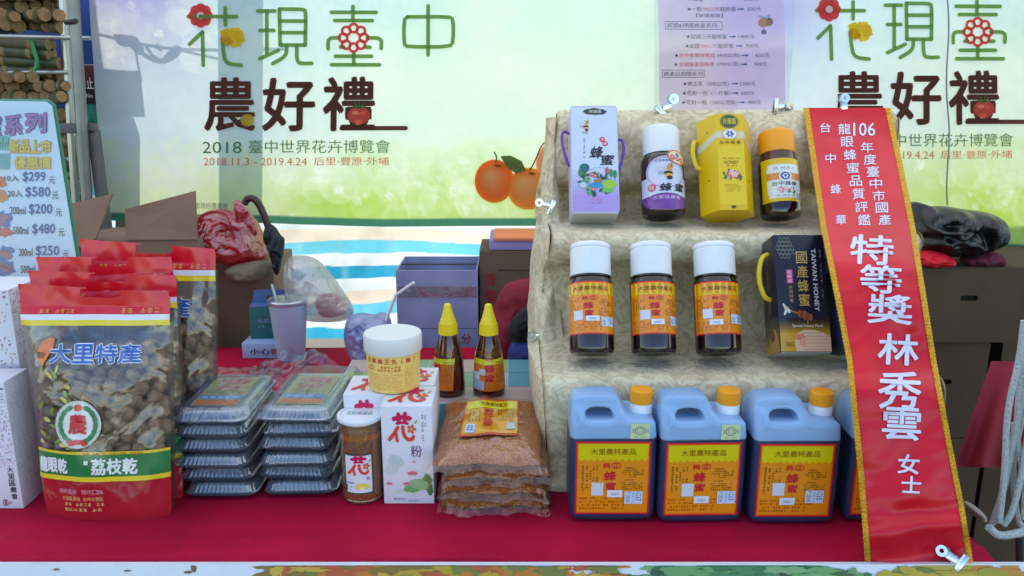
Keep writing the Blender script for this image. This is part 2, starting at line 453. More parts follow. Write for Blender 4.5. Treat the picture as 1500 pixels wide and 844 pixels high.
# ---- canopy over the stall: white cloth roof on four poles (out of frame, it shades the goods; widened to cut side skylight)
cn = thing('market_canopy', 'white cloth canopy roof stretched over the stall on grey poles', 'canopy', (0, 1.3, 0), world=True)
MB().grid(lambda u, v: (-6.0 + 12.0 * u, 0.30 + 2.3 * v, 2.46 + 0.28 * (1 - abs(2 * v - 1)) - 0.03 * math.sin(u * 9) ** 2), 24, 12).obj('canopy_roof', ink_mat('canopy_cloth', 0.7, 0.2, 0, 0.6), cn)
for me_ in [cn.children[0].data if cn.children else bpy.data.objects['canopy_roof'].data]:
    at = me_.color_attributes.new('Col', 'FLOAT_COLOR', 'CORNER'); at.data.foreach_set('color', [.75, .76, .78, 1] * len(me_.loops))
M_pole = pm('galvanised_steel', (128, 134, 134), 0.4, 0.7, var=0.15, vs=18)
for (x, y) in ((-5.9, .35), (5.9, .35), (-5.9, 2.56), (5.9, 2.56), (-2.6, 2.56), (2.6, 2.56)):
    MB().box((x, y, 1.22), (.05, .05, 2.44), bev=.004).obj('canopy_pole', M_pole, cn)

# ---- table under the cloth
tb = thing('trestle_table', 'folding trestle table hidden under the red cloth', 'table', (-0.3, 1.41, 0))
MB().box((0, 0, 0.728), (1.84, 0.86, 0.03), bev=.004).obj('table_top', pm('melamine', (190, 185, 175), .5), tb)
for x in (-.85, .85):
    for y in (-.38, .38): MB().tube([(x, y, 0), (x, y, .71)], .014, 8).obj('leg', M_pole, tb)

# ---- the red tablecloth
XR = 0.652; YF = 0.957; YB = 1.88
def cloth(u, v):
    # v 0..1 : front hem -> front edge -> back edge ; u : left -> right
    x = -1.30 + (XR + 1.30) * u
    if v < 0.25:
        t = v / 0.25; z = 0.30 + 0.45 * t; y = YF - 0.006 * (1 - t) * (1 + math.sin(x * 30))
        if t > 0.93: y += 0.004 * (t - .93) / .07
    else:
        t = (v - 0.25) / 0.75; y = YF + (YB - YF) * t ** 1.35; z = 0.7505
        k = max(0, 1 - (y - YF) / 0.13)
        z += 0.0060 * k * noise.noise(Vector((x * 5, y * 42, 3))) + 0.0012 * noise.noise(Vector((x * 9, y * 14, 1)))
        z -= 0.008 * max(0, 1 - (y - YF) / 0.012) ** 2
    return (x, y, z)
mb = MB().grid(cloth, 200, 90)
def side(u, v):                                   # right side drop, pulled in a little at the corner
    y = YF + (YB - YF) * u; z = 0.7505 - 0.5 * v
    return (XR + 0.012 * v + 0.018 * v * math.sin(y * 26), y, z)
mb.grid(side, 60, 14)
tag(mb.obj('tablecloth', M_red, weld=False, sharp=60), 'crimson red cloth covering the whole goods table and hanging over its right end', 'tablecloth')

# ---- printed banner strip fixed along the front edge of the table
SK = Plane(0.938, 0.757, -14)
sk = thing('table_front_banner', 'white banner strip with painted yellow, orange and green leaves along the table front', 'banner', (0, .93, .3), world=True)
def skf(u, v):
    x = -1.45 + 2.6 * u; a = 0.004 * math.sin(x * 7)
    return (x, 0.944 - 0.12 * v + a * v, 0.7575 + 0.003 * math.sin(x * 3) * 0 - 0.48 * v)
M_sk = ink_mat('vinyl_banner_ink', 0.35, 0.5, 0.2)
mb = MB().grid(skf, 60, 20, col=(232, 238, 246)); mb.grid(lambda u, v: (-1.45 + 2.6 * u, 0.944 + 0.008 * v, 0.7575 - 0.0015 * v), 60, 1, col=(232, 238, 246))
mb.obj('banner_sheet', M_sk, sk)
ik = Ink(2e-4)
r_ = random.Random(3)
for (x, y, a, b, c) in ((83, 834, 5, 1.6, (120, 110, 90)), (187, 836, 5, 1.5, (140, 110, 80)), (284, 832, 4, 6, (120, 90, 60)), (276, 838, 6, 2, (130, 80, 50))):
    ik.blob(x, y, a, b, c, 1, int(x), .2)
ik.seg = 30
for (xa, xb, c_) in ((398, 902, (176, 158, 62)), (956, 1256, (104, 156, 104)), (1284, 1500, (186, 170, 70))):
    ik.blob((xa + xb) / 2, 866, (xb - xa) / 2, 44, c_, 0, int(xa), .04, 60)
for i in range(230):
    x = r_.uniform(385, 905); c = r_.choice([(170, 140, 40), (196, 160, 40), (205, 120, 40), (140, 110, 40), (190, 90, 50), (120, 130, 60), (210, 170, 60)])
    ik.blob(x, r_.uniform(826, 905), r_.uniform(8, 30), r_.uniform(3, 11), c, 1 + (i % 4), i, .5)
for i in range(160):
    x = r_.uniform(950, 1262); c = r_.choice([(70, 140, 90), (50, 120, 80), (110, 165, 100), (60, 110, 70), (130, 175, 120), (40, 95, 65)])
    ik.blob(x, r_.uniform(828, 905), r_.uniform(8, 30), r_.uniform(3, 12), c, 1 + (i % 4), i + 200, .5)
for i in range(90):
    x = r_.uniform(1290, 1500); c = r_.choice([(170, 160, 50), (195, 170, 60), (150, 150, 60), (205, 140, 60), (110, 130, 60)])
    ik.blob(x, r_.uniform(831, 905), r_.uniform(8, 30), r_.uniform(3, 11), c, 1 + (i % 4), i + 400, .5)
SKP = Plane(0.944, 0.7575, 14.04)
def skmap(x, y, d):
    p = SKP.px(x, max(y, 824 + 6 * x / 1500), d)
    p = SKP.px(x, y, d); vv = (0.7575 - p.z) / 0.48
    if p.z > 0.7565: p = p + SKP.up * (0.7565 - p.z) / SKP.up.z
    p.y += 0.004 * math.sin(p.x * 7) * vv; return p
ik.build('painted_leaves', sk, skmap, M_sk)

# ================================================================ THE BIG BANNER
BY = 2.30
def bdisp(x, z):                                   # slight waves of the hung sheet
    return 0.012 * math.sin(x * 4.2 + z * 1.3) + 0.007 * noise.noise(Vector((x * 3.1, z * 2.2, 5))) + 0.004 * noise.noise(Vector((x * 9, z * 7, 8)))
def bmap(px, py, d=0.0):
    p = atY(px, py, BY); return Vector((p.x, BY - d + bdisp(p.x, p.z), p.z))
def mixc(a, b, t): t = max(0, min(1, t)); return tuple(a[i] + (b[i] - a[i]) * t for i in range(3))
def btop(px): return -420
def bbot(px):                                      # lower hem in photo pixels
    pts = [(100, 322), (400, 326), (560, 332), (800, 332), (1150, 334), (1330, 338), (1440, 366), (1500, 372), (1900, 376)]
    for (a, b), (c, d) in zip(pts, pts[1:]):
        if px <= c: return b + (d - b) * (px - a) / (c - a)
    return 372
def bcol(px, py):
    q = (px - 130) % 916 + 130; yy = py + (10 if px > 1046 else 0)
    top = mixc((176, 176, 220), (190, 222, 226), (q - 160) / 170)
    top = mixc(top, (206, 236, 214), (q - 420) / 300)
    mid = mixc((206, 222, 226), (218, 238, 208), (q - 250) / 350)
    low = mixc((214, 226, 188), (182, 216, 92), (q - 240) / 260)
    low = mixc(low, (200, 222, 120), (q - 760) / 200)
    c = mixc(top, mid, yy / 130)
    c = mixc(c, low, (yy - 205) / 85)
    if q < 300 and yy < 120: c = mixc(c, (168, 166, 214), (1 - abs(q - 240) / 90) * (1 - yy / 120) * .6)
    k = noise.noise(Vector((px * .012, py * .014, 2))); c = mixc(c, (240, 244, 226), .45 * k + .10)
    if yy > 200: c = mixc(c, (226, 236, 170), .6 * abs(noise.noise(Vector((px * .03, py * .035, 6)))))
    return c
SPOTS = []
r_ = random.Random(11)
for i in range(170):
    px = r_.choice([r_.uniform(400, 830), r_.uniform(1330, 1560), r_.uniform(140, 330), r_.uniform(400, 800)]); py = r_.uniform(232, 318) if px > 380 else r_.uniform(0, 100)
    rr = r_.choice([4, 5, 6, 7, 9, 14, 20, 26, 30])
    SPOTS.append((px, py, rr, r_.uniform(.2, .5) if rr < 7 else r_.uniform(.06, .16)))
def bcol2(px, py):
    c = bcol(px, py)
    if py < -10: return c
    for (x, y, r, k) in SPOTS:
        dx = px - x
        if -r < dx < r:
            d = math.hypot(dx, py - y)
            if d < r: c = mixc(c, (250, 254, 242), k * (1 if d < r * .8 else 1.5))
    return c
bn = thing('printed_banner', 'large white and lime green printed fair banner hung behind the stall', 'banner', (0, BY, 0), world=True)
M_banner = ink_mat('translucent_banner_cloth', 0.55, 0.25, 0, 0.27, front=.72)
mb = MB()
def bxl(v): return 128 + 25 * min(1, max(0, v)) * 1.0
def bfn(u, v):
    px = 131 + (1900 - 131) * u; px += 22 * (1 - u) * (v * (bbot(px) + 420) - 420) / 330
    py = -420 + (bbot(px) + 420) * v
    return bmap(px, py)
def bcf(u, v):
    px = 131 + (1900 - 131) * u; py = -420 + (bbot(px) + 420) * v
    if v > 0.985: return (70, 130, 100)
    return bcol2(px, py)
mb.grid(bfn, 560, 230, colv=bcf); mb.obj('banner_sheet', M_banner, bn)
ik = Ink(2.5e-4, 60)
G1 = (120, 160, 84)
def Z(pts, dx, dy): return [(260 + .4028 * a + dx, .4028 * b + dy) for a, b in pts]
for (dx, dy, part2) in ((0, 0, False), (916, -9, True)):
    S = lambda pts, c=G1, w_=5.6, **k: ik.stroke(Z(pts, dx, dy), w_, c, 3, **k)
    S([(45, 62), (222, 62)]); S([(180, 30), (180, 92)])
    S([(50, 162), (95, 118)]); S([(96, 118), (100, 238)]); S([(168, 140), (172, 190), (182, 232), (237, 238)])
    S([(298, 42), (358, 42)]); S([(305, 112), (355, 112)]); S([(330, 42), (330, 195)]); S([(305, 214), (372, 184)])
    S([(375, 35), (460, 35), (470, 42), (468, 165)]); S([(375, 35), (378, 165)]); S([(378, 165), (468, 165)]); S([(378, 78), (468, 78)]); S([(378, 120), (468, 120)])
    S([(402, 168), (400, 205), (352, 232)]); S([(438, 168), (438, 225), (455, 232), (492, 231)])
    S([(560, 45), (722, 45)]); S([(638, 24), (638, 75)]); S([(572, 75), (708, 75)])
    S([(550, 178), (549, 138), (590, 138)]); S([(690, 138), (742, 138), (740, 176)]); S([(594, 172), (606, 172)]); S([(686, 172), (700, 172)])
    S([(576, 205), (706, 205)]); S([(642, 192), (642, 236)]); S([(562, 236), (735, 236)])
    S([(835, 60), (985, 60), (1002, 68), (1002, 150), (990, 170), (835, 170), (822, 160), (822, 70), (835, 60)], smooth=1); S([(910, 20), (910, 200)])
    cx, cy_ = Z([(90, 58)], dx, dy)[0]; ik.flower(cx, cy_, 18, (222, 78, 74), (236, 240, 236), 4, 8)
    cx, cy_ = Z([(641, 138)], dx, dy)[0]
    for i in range(8):
        a = R(45 * i); ik.ring(cx + 15 * math.cos(a), cy_ + 15 * math.sin(a) * .95, 8.2, 8.2, 4.2, (222, 84, 78), 4, 14)
    cx, cy_ = Z([(205, 136)], dx, dy)[0]
    for i in range(5): ik.blob(cx + 10 * math.cos(i * 1.3), cy_ + 8 * math.sin(i * 1.3), 9, 8, ((226, 190, 30), (236, 200, 60), (214, 160, 30))[i % 3], 4, i, .3)
    BR = (104, 60, 50)
    for ch, (x0, x1, y0, y1) in zip('農好禮', ((102, 292, 280, 478), (312, 505, 282, 478), (530, 722, 278, 478))):
        (a, b), (c, d) = Z([(x0, y0), (x1, y1)], dx, dy); ik.text(ch, a + 2, b + 2, c - 2, d - 2, BR, .01, 3, fat=(.85 if ch == '農' else 1.2))
    S([(600, 466), (830, 466)], BR, 6.5)
    cx, cy_ = Z([(662, 420)], dx, dy)[0]; ik.ell(cx, cy_, 16.5, 13, (226, 92, 72), 5, 22); ik.ell(cx - 5, cy_ - 4, 5, 3, (240, 150, 125), 6, 12)
    for i in range(5): ik.stroke([(cx, cy_ - 11), (cx + 9 * math.cos(i * .75 - 3.0), cy_ - 13 + 5 * math.sin(i * .75 - 3.0))], 2, (74, 124, 60), 6)
    cx, cy_ = Z([(262, 437)], dx, dy)[0]; ik.ell(cx, cy_, 10, 9, (206, 176, 60), 5, 18)
    (a, b), (c, d) = Z([(98, 514), (240, 556)], dx, dy); ik.text('2018', a, b, c, d, (86, 134, 84), 0, 3)
    (a, b), (c, d) = Z([(265, 508), (775, 556)], dx, dy); ik.text('臺中世界花卉博覽會', a, b, c, d, (96, 140, 84), 0, 3)
    (a, b), (c, d) = Z([(102, 572), (476, 600)], dx, dy); ik.text('2018.11.3 - 2019.4.24', a, b, c, d, (228, 132, 104), 0, 3)
    (a, b), (c, d) = Z([(500, 570), (770, 600)], dx, dy); ik.text('后里‧豐原‧外埔', a, b, c, d, (228, 132, 104), 0, 3)
ik.text('中市政府農業局', 280, 296, 336, 305, (120, 130, 110), 0, 3)
ik.build('banner_lettering', bn, bmap, ink_mat('banner_print_ink', 0.6, 0.2, 0, 0.5), base=0.0012)
ik = Ink(2.5e-4, 60)
# oranges printed on the banner
for (cx, cy_, rx, ry, c, seed) in ((724, 266, 29, 32, (255, 128, 50), 1), (774, 277, 31, 31, (255, 160, 66), 2), (812, 240, 27, 31, (255, 190, 140), 3)):
    for j in range(9):
        t = j / 9.0; ik.ell(cx - 7 * t, cy_ - 9 * t, rx * (1 - t), ry * (1 - t), mixc(c, (255, 226, 150), t * .8), 3 + j, 26)
    ik.blob(cx + 5, cy_ - ry * .72, 5, 2, (150, 90, 40), 13, seed)
ik.stroke([(726, 238), (728, 230), (724, 223)], 2, (80, 90, 50), 14); ik.stroke([(776, 250), (784, 236), (792, 215), (799, 208)], 2, (120, 70, 50), 14)
ik.poly([(733, 229), (748, 228), (764, 236), (771, 250), (756, 254), (743, 246)], (92, 112, 60), 14)
ik.poly([(733, 229), (752, 238), (771, 250), (756, 254), (743, 246)], (120, 138, 76), 15)
ik.build('printed_oranges', bn, bmap, ink_mat('banner_print_ink', 0.6, 0.2, 0, 0.5), base=0.0012)
MB().tube([bmap(1386 + (2 * math.sin(y * .04)), y, 0.012) for y in range(-60, 312, 12)], .0022, 6).obj('hanging_cord', pm('grey_cord', (120, 135, 140), .7), bn)

# ---- things behind the banner whose shade falls through it
def behind(px, py, t): return bmap(px, py) + SUNV * t
M_dark = pm('weathered_steel', (90, 92, 90), .6, .4, var=.2)
def post(label, xa, xb, y0, y1, t, name='tent_pole', cat='pole', lean=0):
    a0, b0 = behind(xa, y0, t), behind(xb, y0, t); a1, b1 = behind(xa, y1, t), behind(xb, y1, t)
    top = (a0 + b0) / 2; bot = (a1 + b1) / 2; d = (bot - top); k = (0.0 - top.z) / d.z; foot = top + d * k
    w_ = (b0 - a0).length; L = (foot - top).length
    o = MB().box((0, 0, L / 2), (w_, .05, L), bev=.004).obj(name, M_dark, None, foot); o.rotation_euler = (top - foot).to_track_quat('Z', 'Y').to_euler()
    o.rotation_euler = (0, math.atan2((top - foot).x, (top - foot).z), 0)
    return tag(o, label, cat)
post('broad grey post of the stall behind the banner, right of the narrow one', 325, 388, -420, 320, .34)
post('narrow grey post holding the notice board behind the banner', 158, 196, 163, 320, .30)
a = behind(132, 104, .26); b = behind(213, 166, .26)
o = MB().box((0, 0, 0), (abs(b.x - a.x), .012, abs(a.z - b.z)), bev=.002).obj('notice_board', M_dark, None, (a + b) / 2)
tag(o, 'small notice board fixed to the post behind the banner', 'board')
rp = MB(); T_ = .22
def rl(pts, r): rp.tube([behind(x, y, T_ + .01 * math.sin(i)) for i, (x, y) in enumerate(chaikin([(p[0], p[1]) for p in pts], 2))], r, 6)
rl([(120, 46), (170, 56), (210, 66), (262, 73), (330, 74), (420, 72)], .003); rl([(262, 73), (300, 82), (345, 92)], .0025)
rl([(170, 53), (176, 64), (192, 66), (206, 60), (196, 56), (172, 54)], .0045); rl([(200, 66), (215, 84), (240, 92), (262, 80), (266, 70), (256, 72), (240, 90)], .0048)
rl([(188, 60), (205, 80), (212, 72), (204, 62)], .0045); rl([(216, 70), (232, 90), (252, 88), (262, 74)], .004); rl([(199, 66), (203, 90), (209, 118)], .0028)
rl([(232, 66), (240, 76), (228, 68)], .003)
tag(rp.obj('rope', pm('dark_rope', (70, 70, 66), .8)), 'knotted rope strung across behind the banner top left', 'rope')

# ---- striped tarpaulin behind the banner
tp = MB()
cols = [(238, 240, 244), (60, 176, 214), (236, 238, 240), (96, 200, 226), (244, 222, 200), (240, 244, 246), (40, 160, 200), (242, 244, 246), (110, 206, 230), (246, 226, 206)]
TY = 2.78
def tfn(u, v):
    x = -2.2 + 4.8 * u; z = 0.18 + 1.02 * v
    y = TY + .035 * math.sin(x * 6 + z * 5) + .03 * noise.noise(Vector((x * 4, z * 5, 1))) + .012 * noise.noise(Vector((x * 15, z * 12, 4)))
    return (x, y, z)
def tcf(u, v):
    x = -2.2 + 4.8 * u; z = 0.18 + 1.02 * v + .012 * noise.noise(Vector((x * 3, 0, 1))) + .01 * math.sin(x * 3)
    k = z / 0.044; i = int(k) % len(cols); c = cols[i]
    return mixc(c, (210, 220, 220), .5 * abs(noise.noise(Vector((x * 60, z * 6, 3)))))
tp.grid(tfn, 260, 260, colv=tcf)
tag(tp.obj('striped_tarpaulin', ink_mat('tarpaulin', .45, .4, .1, .36)), 'blue and white striped tarpaulin glowing in the sun below the banner', 'tarpaulin')
# ================================================================ DISPLAY STAND
def brocade(name, a, b):
    m, n, l, bs = nodes_of(name)
    tc = n.new('ShaderNodeTexCoord')
    wv = n.new('ShaderNodeTexNoise'); wv.inputs['Scale'].default_value = 22; wv.inputs['Detail'].default_value = 2; wv.inputs['Distortion'].default_value = 4.5
    rp = n.new('ShaderNodeValToRGB'); rp.color_ramp.elements[0].position = .41; rp.color_ramp.elements[1].position = .61
    rp.color_ramp.elements[0].color = lin(a); rp.color_ramp.elements[1].color = lin(b)
    n2 = n.new('ShaderNodeTexNoise'); n2.inputs['Scale'].default_value = 5; n2.inputs['Detail'].default_value = 6
    n3 = n.new('ShaderNodeTexNoise'); n3.inputs['Scale'].default_value = 900
    mx = n.new('ShaderNodeMix'); mx.data_type = 'RGBA'; mx.blend_type = 'OVERLAY'; mx.inputs[0].default_value = .55
    for q in (wv, n2, n3): l.new(tc.outputs['Object'], q.inputs[0])
    l.new(wv.outputs[0], rp.inputs[0]); l.new(rp.outputs[0], mx.inputs[6]); l.new(n2.outputs[0], mx.inputs[7]); l.new(mx.outputs[2], bs.inputs['Base Color'])
    bp = n.new('ShaderNodeBump'); bp.inputs['Strength'].default_value = .5; bp.inputs['Distance'].default_value = .004; l.new(wv.outputs[0], bp.inputs['Height'])
    b2 = n.new('ShaderNodeBump'); b2.inputs['Strength'].default_value = .4; b2.inputs['Distance'].default_value = .001; l.new(n3.outputs[0], b2.inputs['Height']); l.new(bp.outputs[0], b2.inputs['Normal'])
    n4 = n.new('ShaderNodeTexNoise'); n4.inputs['Scale'].default_value = 6; n4.inputs['Detail'].default_value = 3; n4.inputs['Distortion'].default_value = 1.2
    b3 = n.new('ShaderNodeBump'); b3.inputs['Strength'].default_value = .8; b3.inputs['Distance'].default_value = .03
    l.new(tc.outputs['Object'], n4.inputs[0]); l.new(n4.outputs[0], b3.inputs['Height']); l.new(b2.outputs[0], b3.inputs['Normal'])
    l.new(b3.outputs[0], bs.inputs['Normal']); bs.inputs['Roughness'].default_value = .6; bs.inputs['Sheen Weight'].default_value = .1; bs.inputs['Specular IOR Level'].default_value = .25
    return m
M_broc = brocade('beige_brocade', (218, 204, 170), (190, 175, 140))
stand = thing('display_stand', 'stepped display stand draped in beige leaf-pattern brocade holding three rows of honey', 'display stand', (.36, 1.4, .75), world=True)
prof = [(1.150, .7525), (1.158, .84), (1.150, .905), (1.158, .930), (1.178, .938), (1.355, .936), (1.385, .95), (1.390, 1.055), (1.345, 1.078), (1.334, 1.09), (1.330, 1.118), (1.345, 1.131), (1.370, 1.131),
        (1.52, 1.129), (1.555, 1.14), (1.565, 1.172), (1.518, 1.19), (1.500, 1.205), (1.512, 1.255), (1.530, 1.308), (1.556, 1.331), (1.582, 1.326), (1.605, 1.29), (1.64, 1.10), (1.68, .7525)]
PR = chaikin([(a, b, 0) for a, b in prof], 2)
def sx0(z): return .046 + (.084 - .046) * (z - .94) / .39 if z > .94 else .046 + (.94 - z) * .06
def sx1(z): return .664 + (.728 - .664) * (z - .94) / .39 if z > .94 else .664
def prat(v):
    k = v * (len(PR) - 1); i = min(int(k), len(PR) - 2); return PR[i].lerp(PR[i + 1], k - i)
def sfn(u, v):
    p = prat(v); y, z = p.x, p.y
    e = min(u, 1 - u); rnd_ = max(0, 1 - e / .02) ** 2
    x = sx0(z) + (sx1(z) - sx0(z)) * u
    a = noise.noise(Vector((x * 9, z * 12, y * 7))) * .006 + noise.noise(Vector((x * 28, z * 20, 3))) * .0022
    k = 1 if .76 < z else 0
    y2 = y + a * k * .8; z2 = z - rnd_ * .006 * k + (a * .5 * k if .95 < z else 0)
    return (x + .003 * math.sin(z * 40) * (1 if e < .001 else 0), y2 + rnd_ * .006, max(.7522, z2))
mb = MB().grid(sfn, 130, 150)
def lfn(u, v):                                     # side cloth: from the stepped edge back and a little outwards
    p = prat(v * .8); y, z = p.x, p.y; yb = 1.66 - (z - .75) * .1
    yy = y + (yb - y) * u; fl = math.sin(u * math.pi) ** .7 * .018
    return (sx0(z) - fl * (1 + .4 * noise.noise(Vector((yy * 12, z * 9, 0)))), yy, max(.7522, z - rn0(u)))
def rn0(u): return 0.0 if u < .01 else 0.004
mb.grid(lfn, 16, 110)
def rfn(u, v):
    p = prat(v * .8); y, z = p.x, p.y; yb = 1.66 - (z - .75) * .1
    yy = y + (yb - y) * u; return (sx1(z) + math.sin(u * math.pi) ** .7 * .012, yy, max(.7522, z - rn0(u)))
mb.grid(rfn, 16, 110)
mb.obj('brocade_cover', M_broc, stand, sharp=70)
# backing wing of the stand seen at its left
mb = MB()
def wing(u, v):
    z = .80 + .515 * v; xl = atY(800 - 26 * (1 - v), 400, 1.5).x
    return (xl + (.09 - xl) * u + .004 * math.sin(z * 30), 1.56 - .02 * math.sin(u * 3) + .012 * noise.noise(Vector((z * 12, u * 3, 1))) - .27 * (1 - v), z)
mb.grid(wing, 14, 50); mb.obj('brocade_wing', M_broc, stand, sharp=70)

# ---------------------------------------------------------------- clips
M_chrome = pm('clip_steel', (205, 210, 214), .18, 1.0, rvar=.1, vs=60)
def clip(label, loc, rot, sc=1.0):
    t = thing('bulldog_clip', label, 'clip', loc, rot, 'steel bulldog clips'); t.scale = (sc * 1.15,) * 3
    # jaws along x, arms pointing +z
    MB().tube([(-.017, 0, 0), (.017, 0, 0)], .0038, 10, flat=.8).box((0, -.0025, -.004), (.034, .0012, .009), bev=.0004).box((0, .0025, -.004), (.034, .0012, .009), bev=.0004).obj('jaw', M_chrome, t)
    for s in (-1, 1):
        m = MB().box((0, s * .003, .012), (.012, .0014, .022), bev=.0005)
        v, f = plate([[(.0095 * math.cos(2 * math.pi * i / 20), .0095 * math.sin(2 * math.pi * i / 20)) for i in range(20)], [(.0035 * math.cos(2 * math.pi * i / 12), .0035 * math.sin(2 * math.pi * i / 12)) for i in range(12)]], .0006, .0003)
        m.add([(a[0], s * (.0034 + .002) + a[2], a[1] + .027) for a in v], f); m.obj('arm', M_chrome, t)
    MB().tube([(-.007, 0, .007), (.007, 0, .007)], .0034, 10).obj('spring', M_chrome, t)
    return t
def cpos(px, py, Y): return tuple(atY(px, py, Y))
clip('chrome bulldog clip on the stand top just right of the purple carton, tilted right', cpos(972, 163, 1.55), (R(-8), R(40), R(10)), .92)
clip('blue-grey bulldog clip standing sideways on the stand top right of the pink price list', cpos(1138, 158, 1.55), (R(-5), R(-72 + 160), R(25)), .9)
clip('bulldog clip holding the top of the red award ribbon', cpos(1236, 164, 1.545), (R(-10), 0, 0), .8)
clip('bulldog clip at the upper left side of the stand beside the printed oranges', cpos(806, 303, 1.45), (R(-10), R(-68), R(10)), .7)
clip('bulldog clip at the lower left side of the stand near the blue bag', cpos(797, 494, 1.36), (R(-10), R(-84), R(10)), .7)
clip('bulldog clip pinching the bottom of the red award ribbon at the table edge', cpos(1404, 824, .945), (R(-50), R(-62), R(0)), .72)

# ---------------------------------------------------------------- award ribbon
def interp(P, t):
    for (a, b), (c, d) in zip(P, P[1:]):
        if t <= c: return b + (d - b) * (t - a) / (c - a)
    return P[-1][1]
RL = [(160, 1181), (330, 1206), (440, 1228), (530, 1245), (700, 1262), (829, 1272)]
RR_ = [(160, 1301), (240, 1318), (330, 1336), (430, 1352), (520, 1366), (640, 1388), (740, 1408), (829, 1422)]
RY = [(140, 1.552), (162, 1.545), (200, 1.50), (330, 1.285), (375, 1.18), (430, 1.135), (528, 1.09), (575, 1.03), (640, 1.01), (740, .975), (829, .949)]
RYs = [Vector((a, b, 0)) for a, b in RY]; RYs = [(p.x, p.y) for p in chaikin(RYs, 2)]
def ribY(px, py):
    y = interp(RYs, py)
    u = (px - interp(RL, py)) / (interp(RR_, py) - interp(RL, py))
    wv = .005 * math.sin(py * .021 + u * 2.2) + .007 * noise.noise(Vector((u * 2.2, py * .016, 2))) + .0022 * noise.noise(Vector((u * 5 + py * .02, py * .05, 6)))
    if py > 730: wv += .007 * math.sin((py - 730) * .085 + u * 1.5) * min(1, (py - 730) / 30)
    return y + wv
def ribmap(px, py, d=0.0):
    Y = ribY(px, py); p = atY(px, py, Y); r = ray(px, py).normalized(); return p - r * d
rb = thing('award_ribbon', 'long red satin award ribbon with gold trim and silver Chinese lettering hung over the stand', 'ribbon', tuple(atY(1240, 160, 1.55)), world=True)
M_satin = pm('red_satin', (206, 4, 34), .36, var=.12, vs=5, spec=.4, sheen=.0, bump=.15, bs=22, stretch=(1, 1, 1))
MB().grid(lambda u, v: ribmap(interp(RL, 158 + 671 * v) * (1 - u) + interp(RR_, 158 + 671 * v) * u, 158 + 671 * v), 24, 170).obj('ribbon_cloth', M_satin, rb)
M_gold = pm('gold_braid', (214, 160, 30), .35, .55, var=.35, vs=400, bump=.8, bs=500)
for P, nm in ((RL, 0), (RR_, 1)):
    m = MB()
    def tf(u, v, P=P):
        py = 158 + 671 * v; k = 4.0 + 1.6 * abs(math.sin(py * .62)); x = interp(P, py)
        return ribmap(x + (u - .5) * k * 1.7, py, .0012 + .0016 * math.sin(u * math.pi) * (0.6 + .4 * abs(math.sin(py * .62))))
    m.grid(tf, 5, 420); m.obj('gold_trim', M_gold, rb)
ik = Ink(8e-5); SV = (222, 222, 240)
ik.text('106', 1250, 180, 1282, 199, SV, .012, 2)
def col(chars, xa, ya, xb, yb, w, h, bold=.01):
    n = len(chars)
    for i, c in enumerate(chars):
        t = i / max(1, n - 1); x = xa + (xb - xa) * t; y = ya + (yb - ya) * t
        ik.text(c, x - w / 2, y - h / 2, x + w / 2, y + h / 2, SV, bold, 2, rot=-2)
col('年度臺中市國產', 1270, 216, 1296, 322, 18, 15); col('龍眼蜂蜜品質評鑑', 1237, 189, 1266, 322, 18, 15.5); col('台中蜂華', 1209, 187, 1232, 322, 15, 14)
for c, x, y, w_, h_ in (('特', 1277, 366, 62, 42), ('等', 1290, 409, 60, 40), ('獎', 1304, 453, 64, 42), ('林', 1316, 512, 58, 44), ('秀', 1318, 572, 62, 54), ('雲', 1321, 621, 56, 46), ('女', 1331, 680, 31, 28), ('士', 1335, 710, 28, 24)):
    ik.text(c, x - w_ / 2, y - h_ / 2, x + w_ / 2, y + h_ / 2, SV, .015, 2, rot=3, fat=.45 if w_ > 40 else .25)
ik.build('silver_lettering', rb, ribmap, ink_mat('silver_ink', .35, .5), base=.0012)
MB().grid(lambda u, v: ribmap(1394 + 30 * u, 818 + 11 * v, .004), 2, 2).obj('orange_tab', pm('orange_tab', (220, 130, 30), .6), rb)
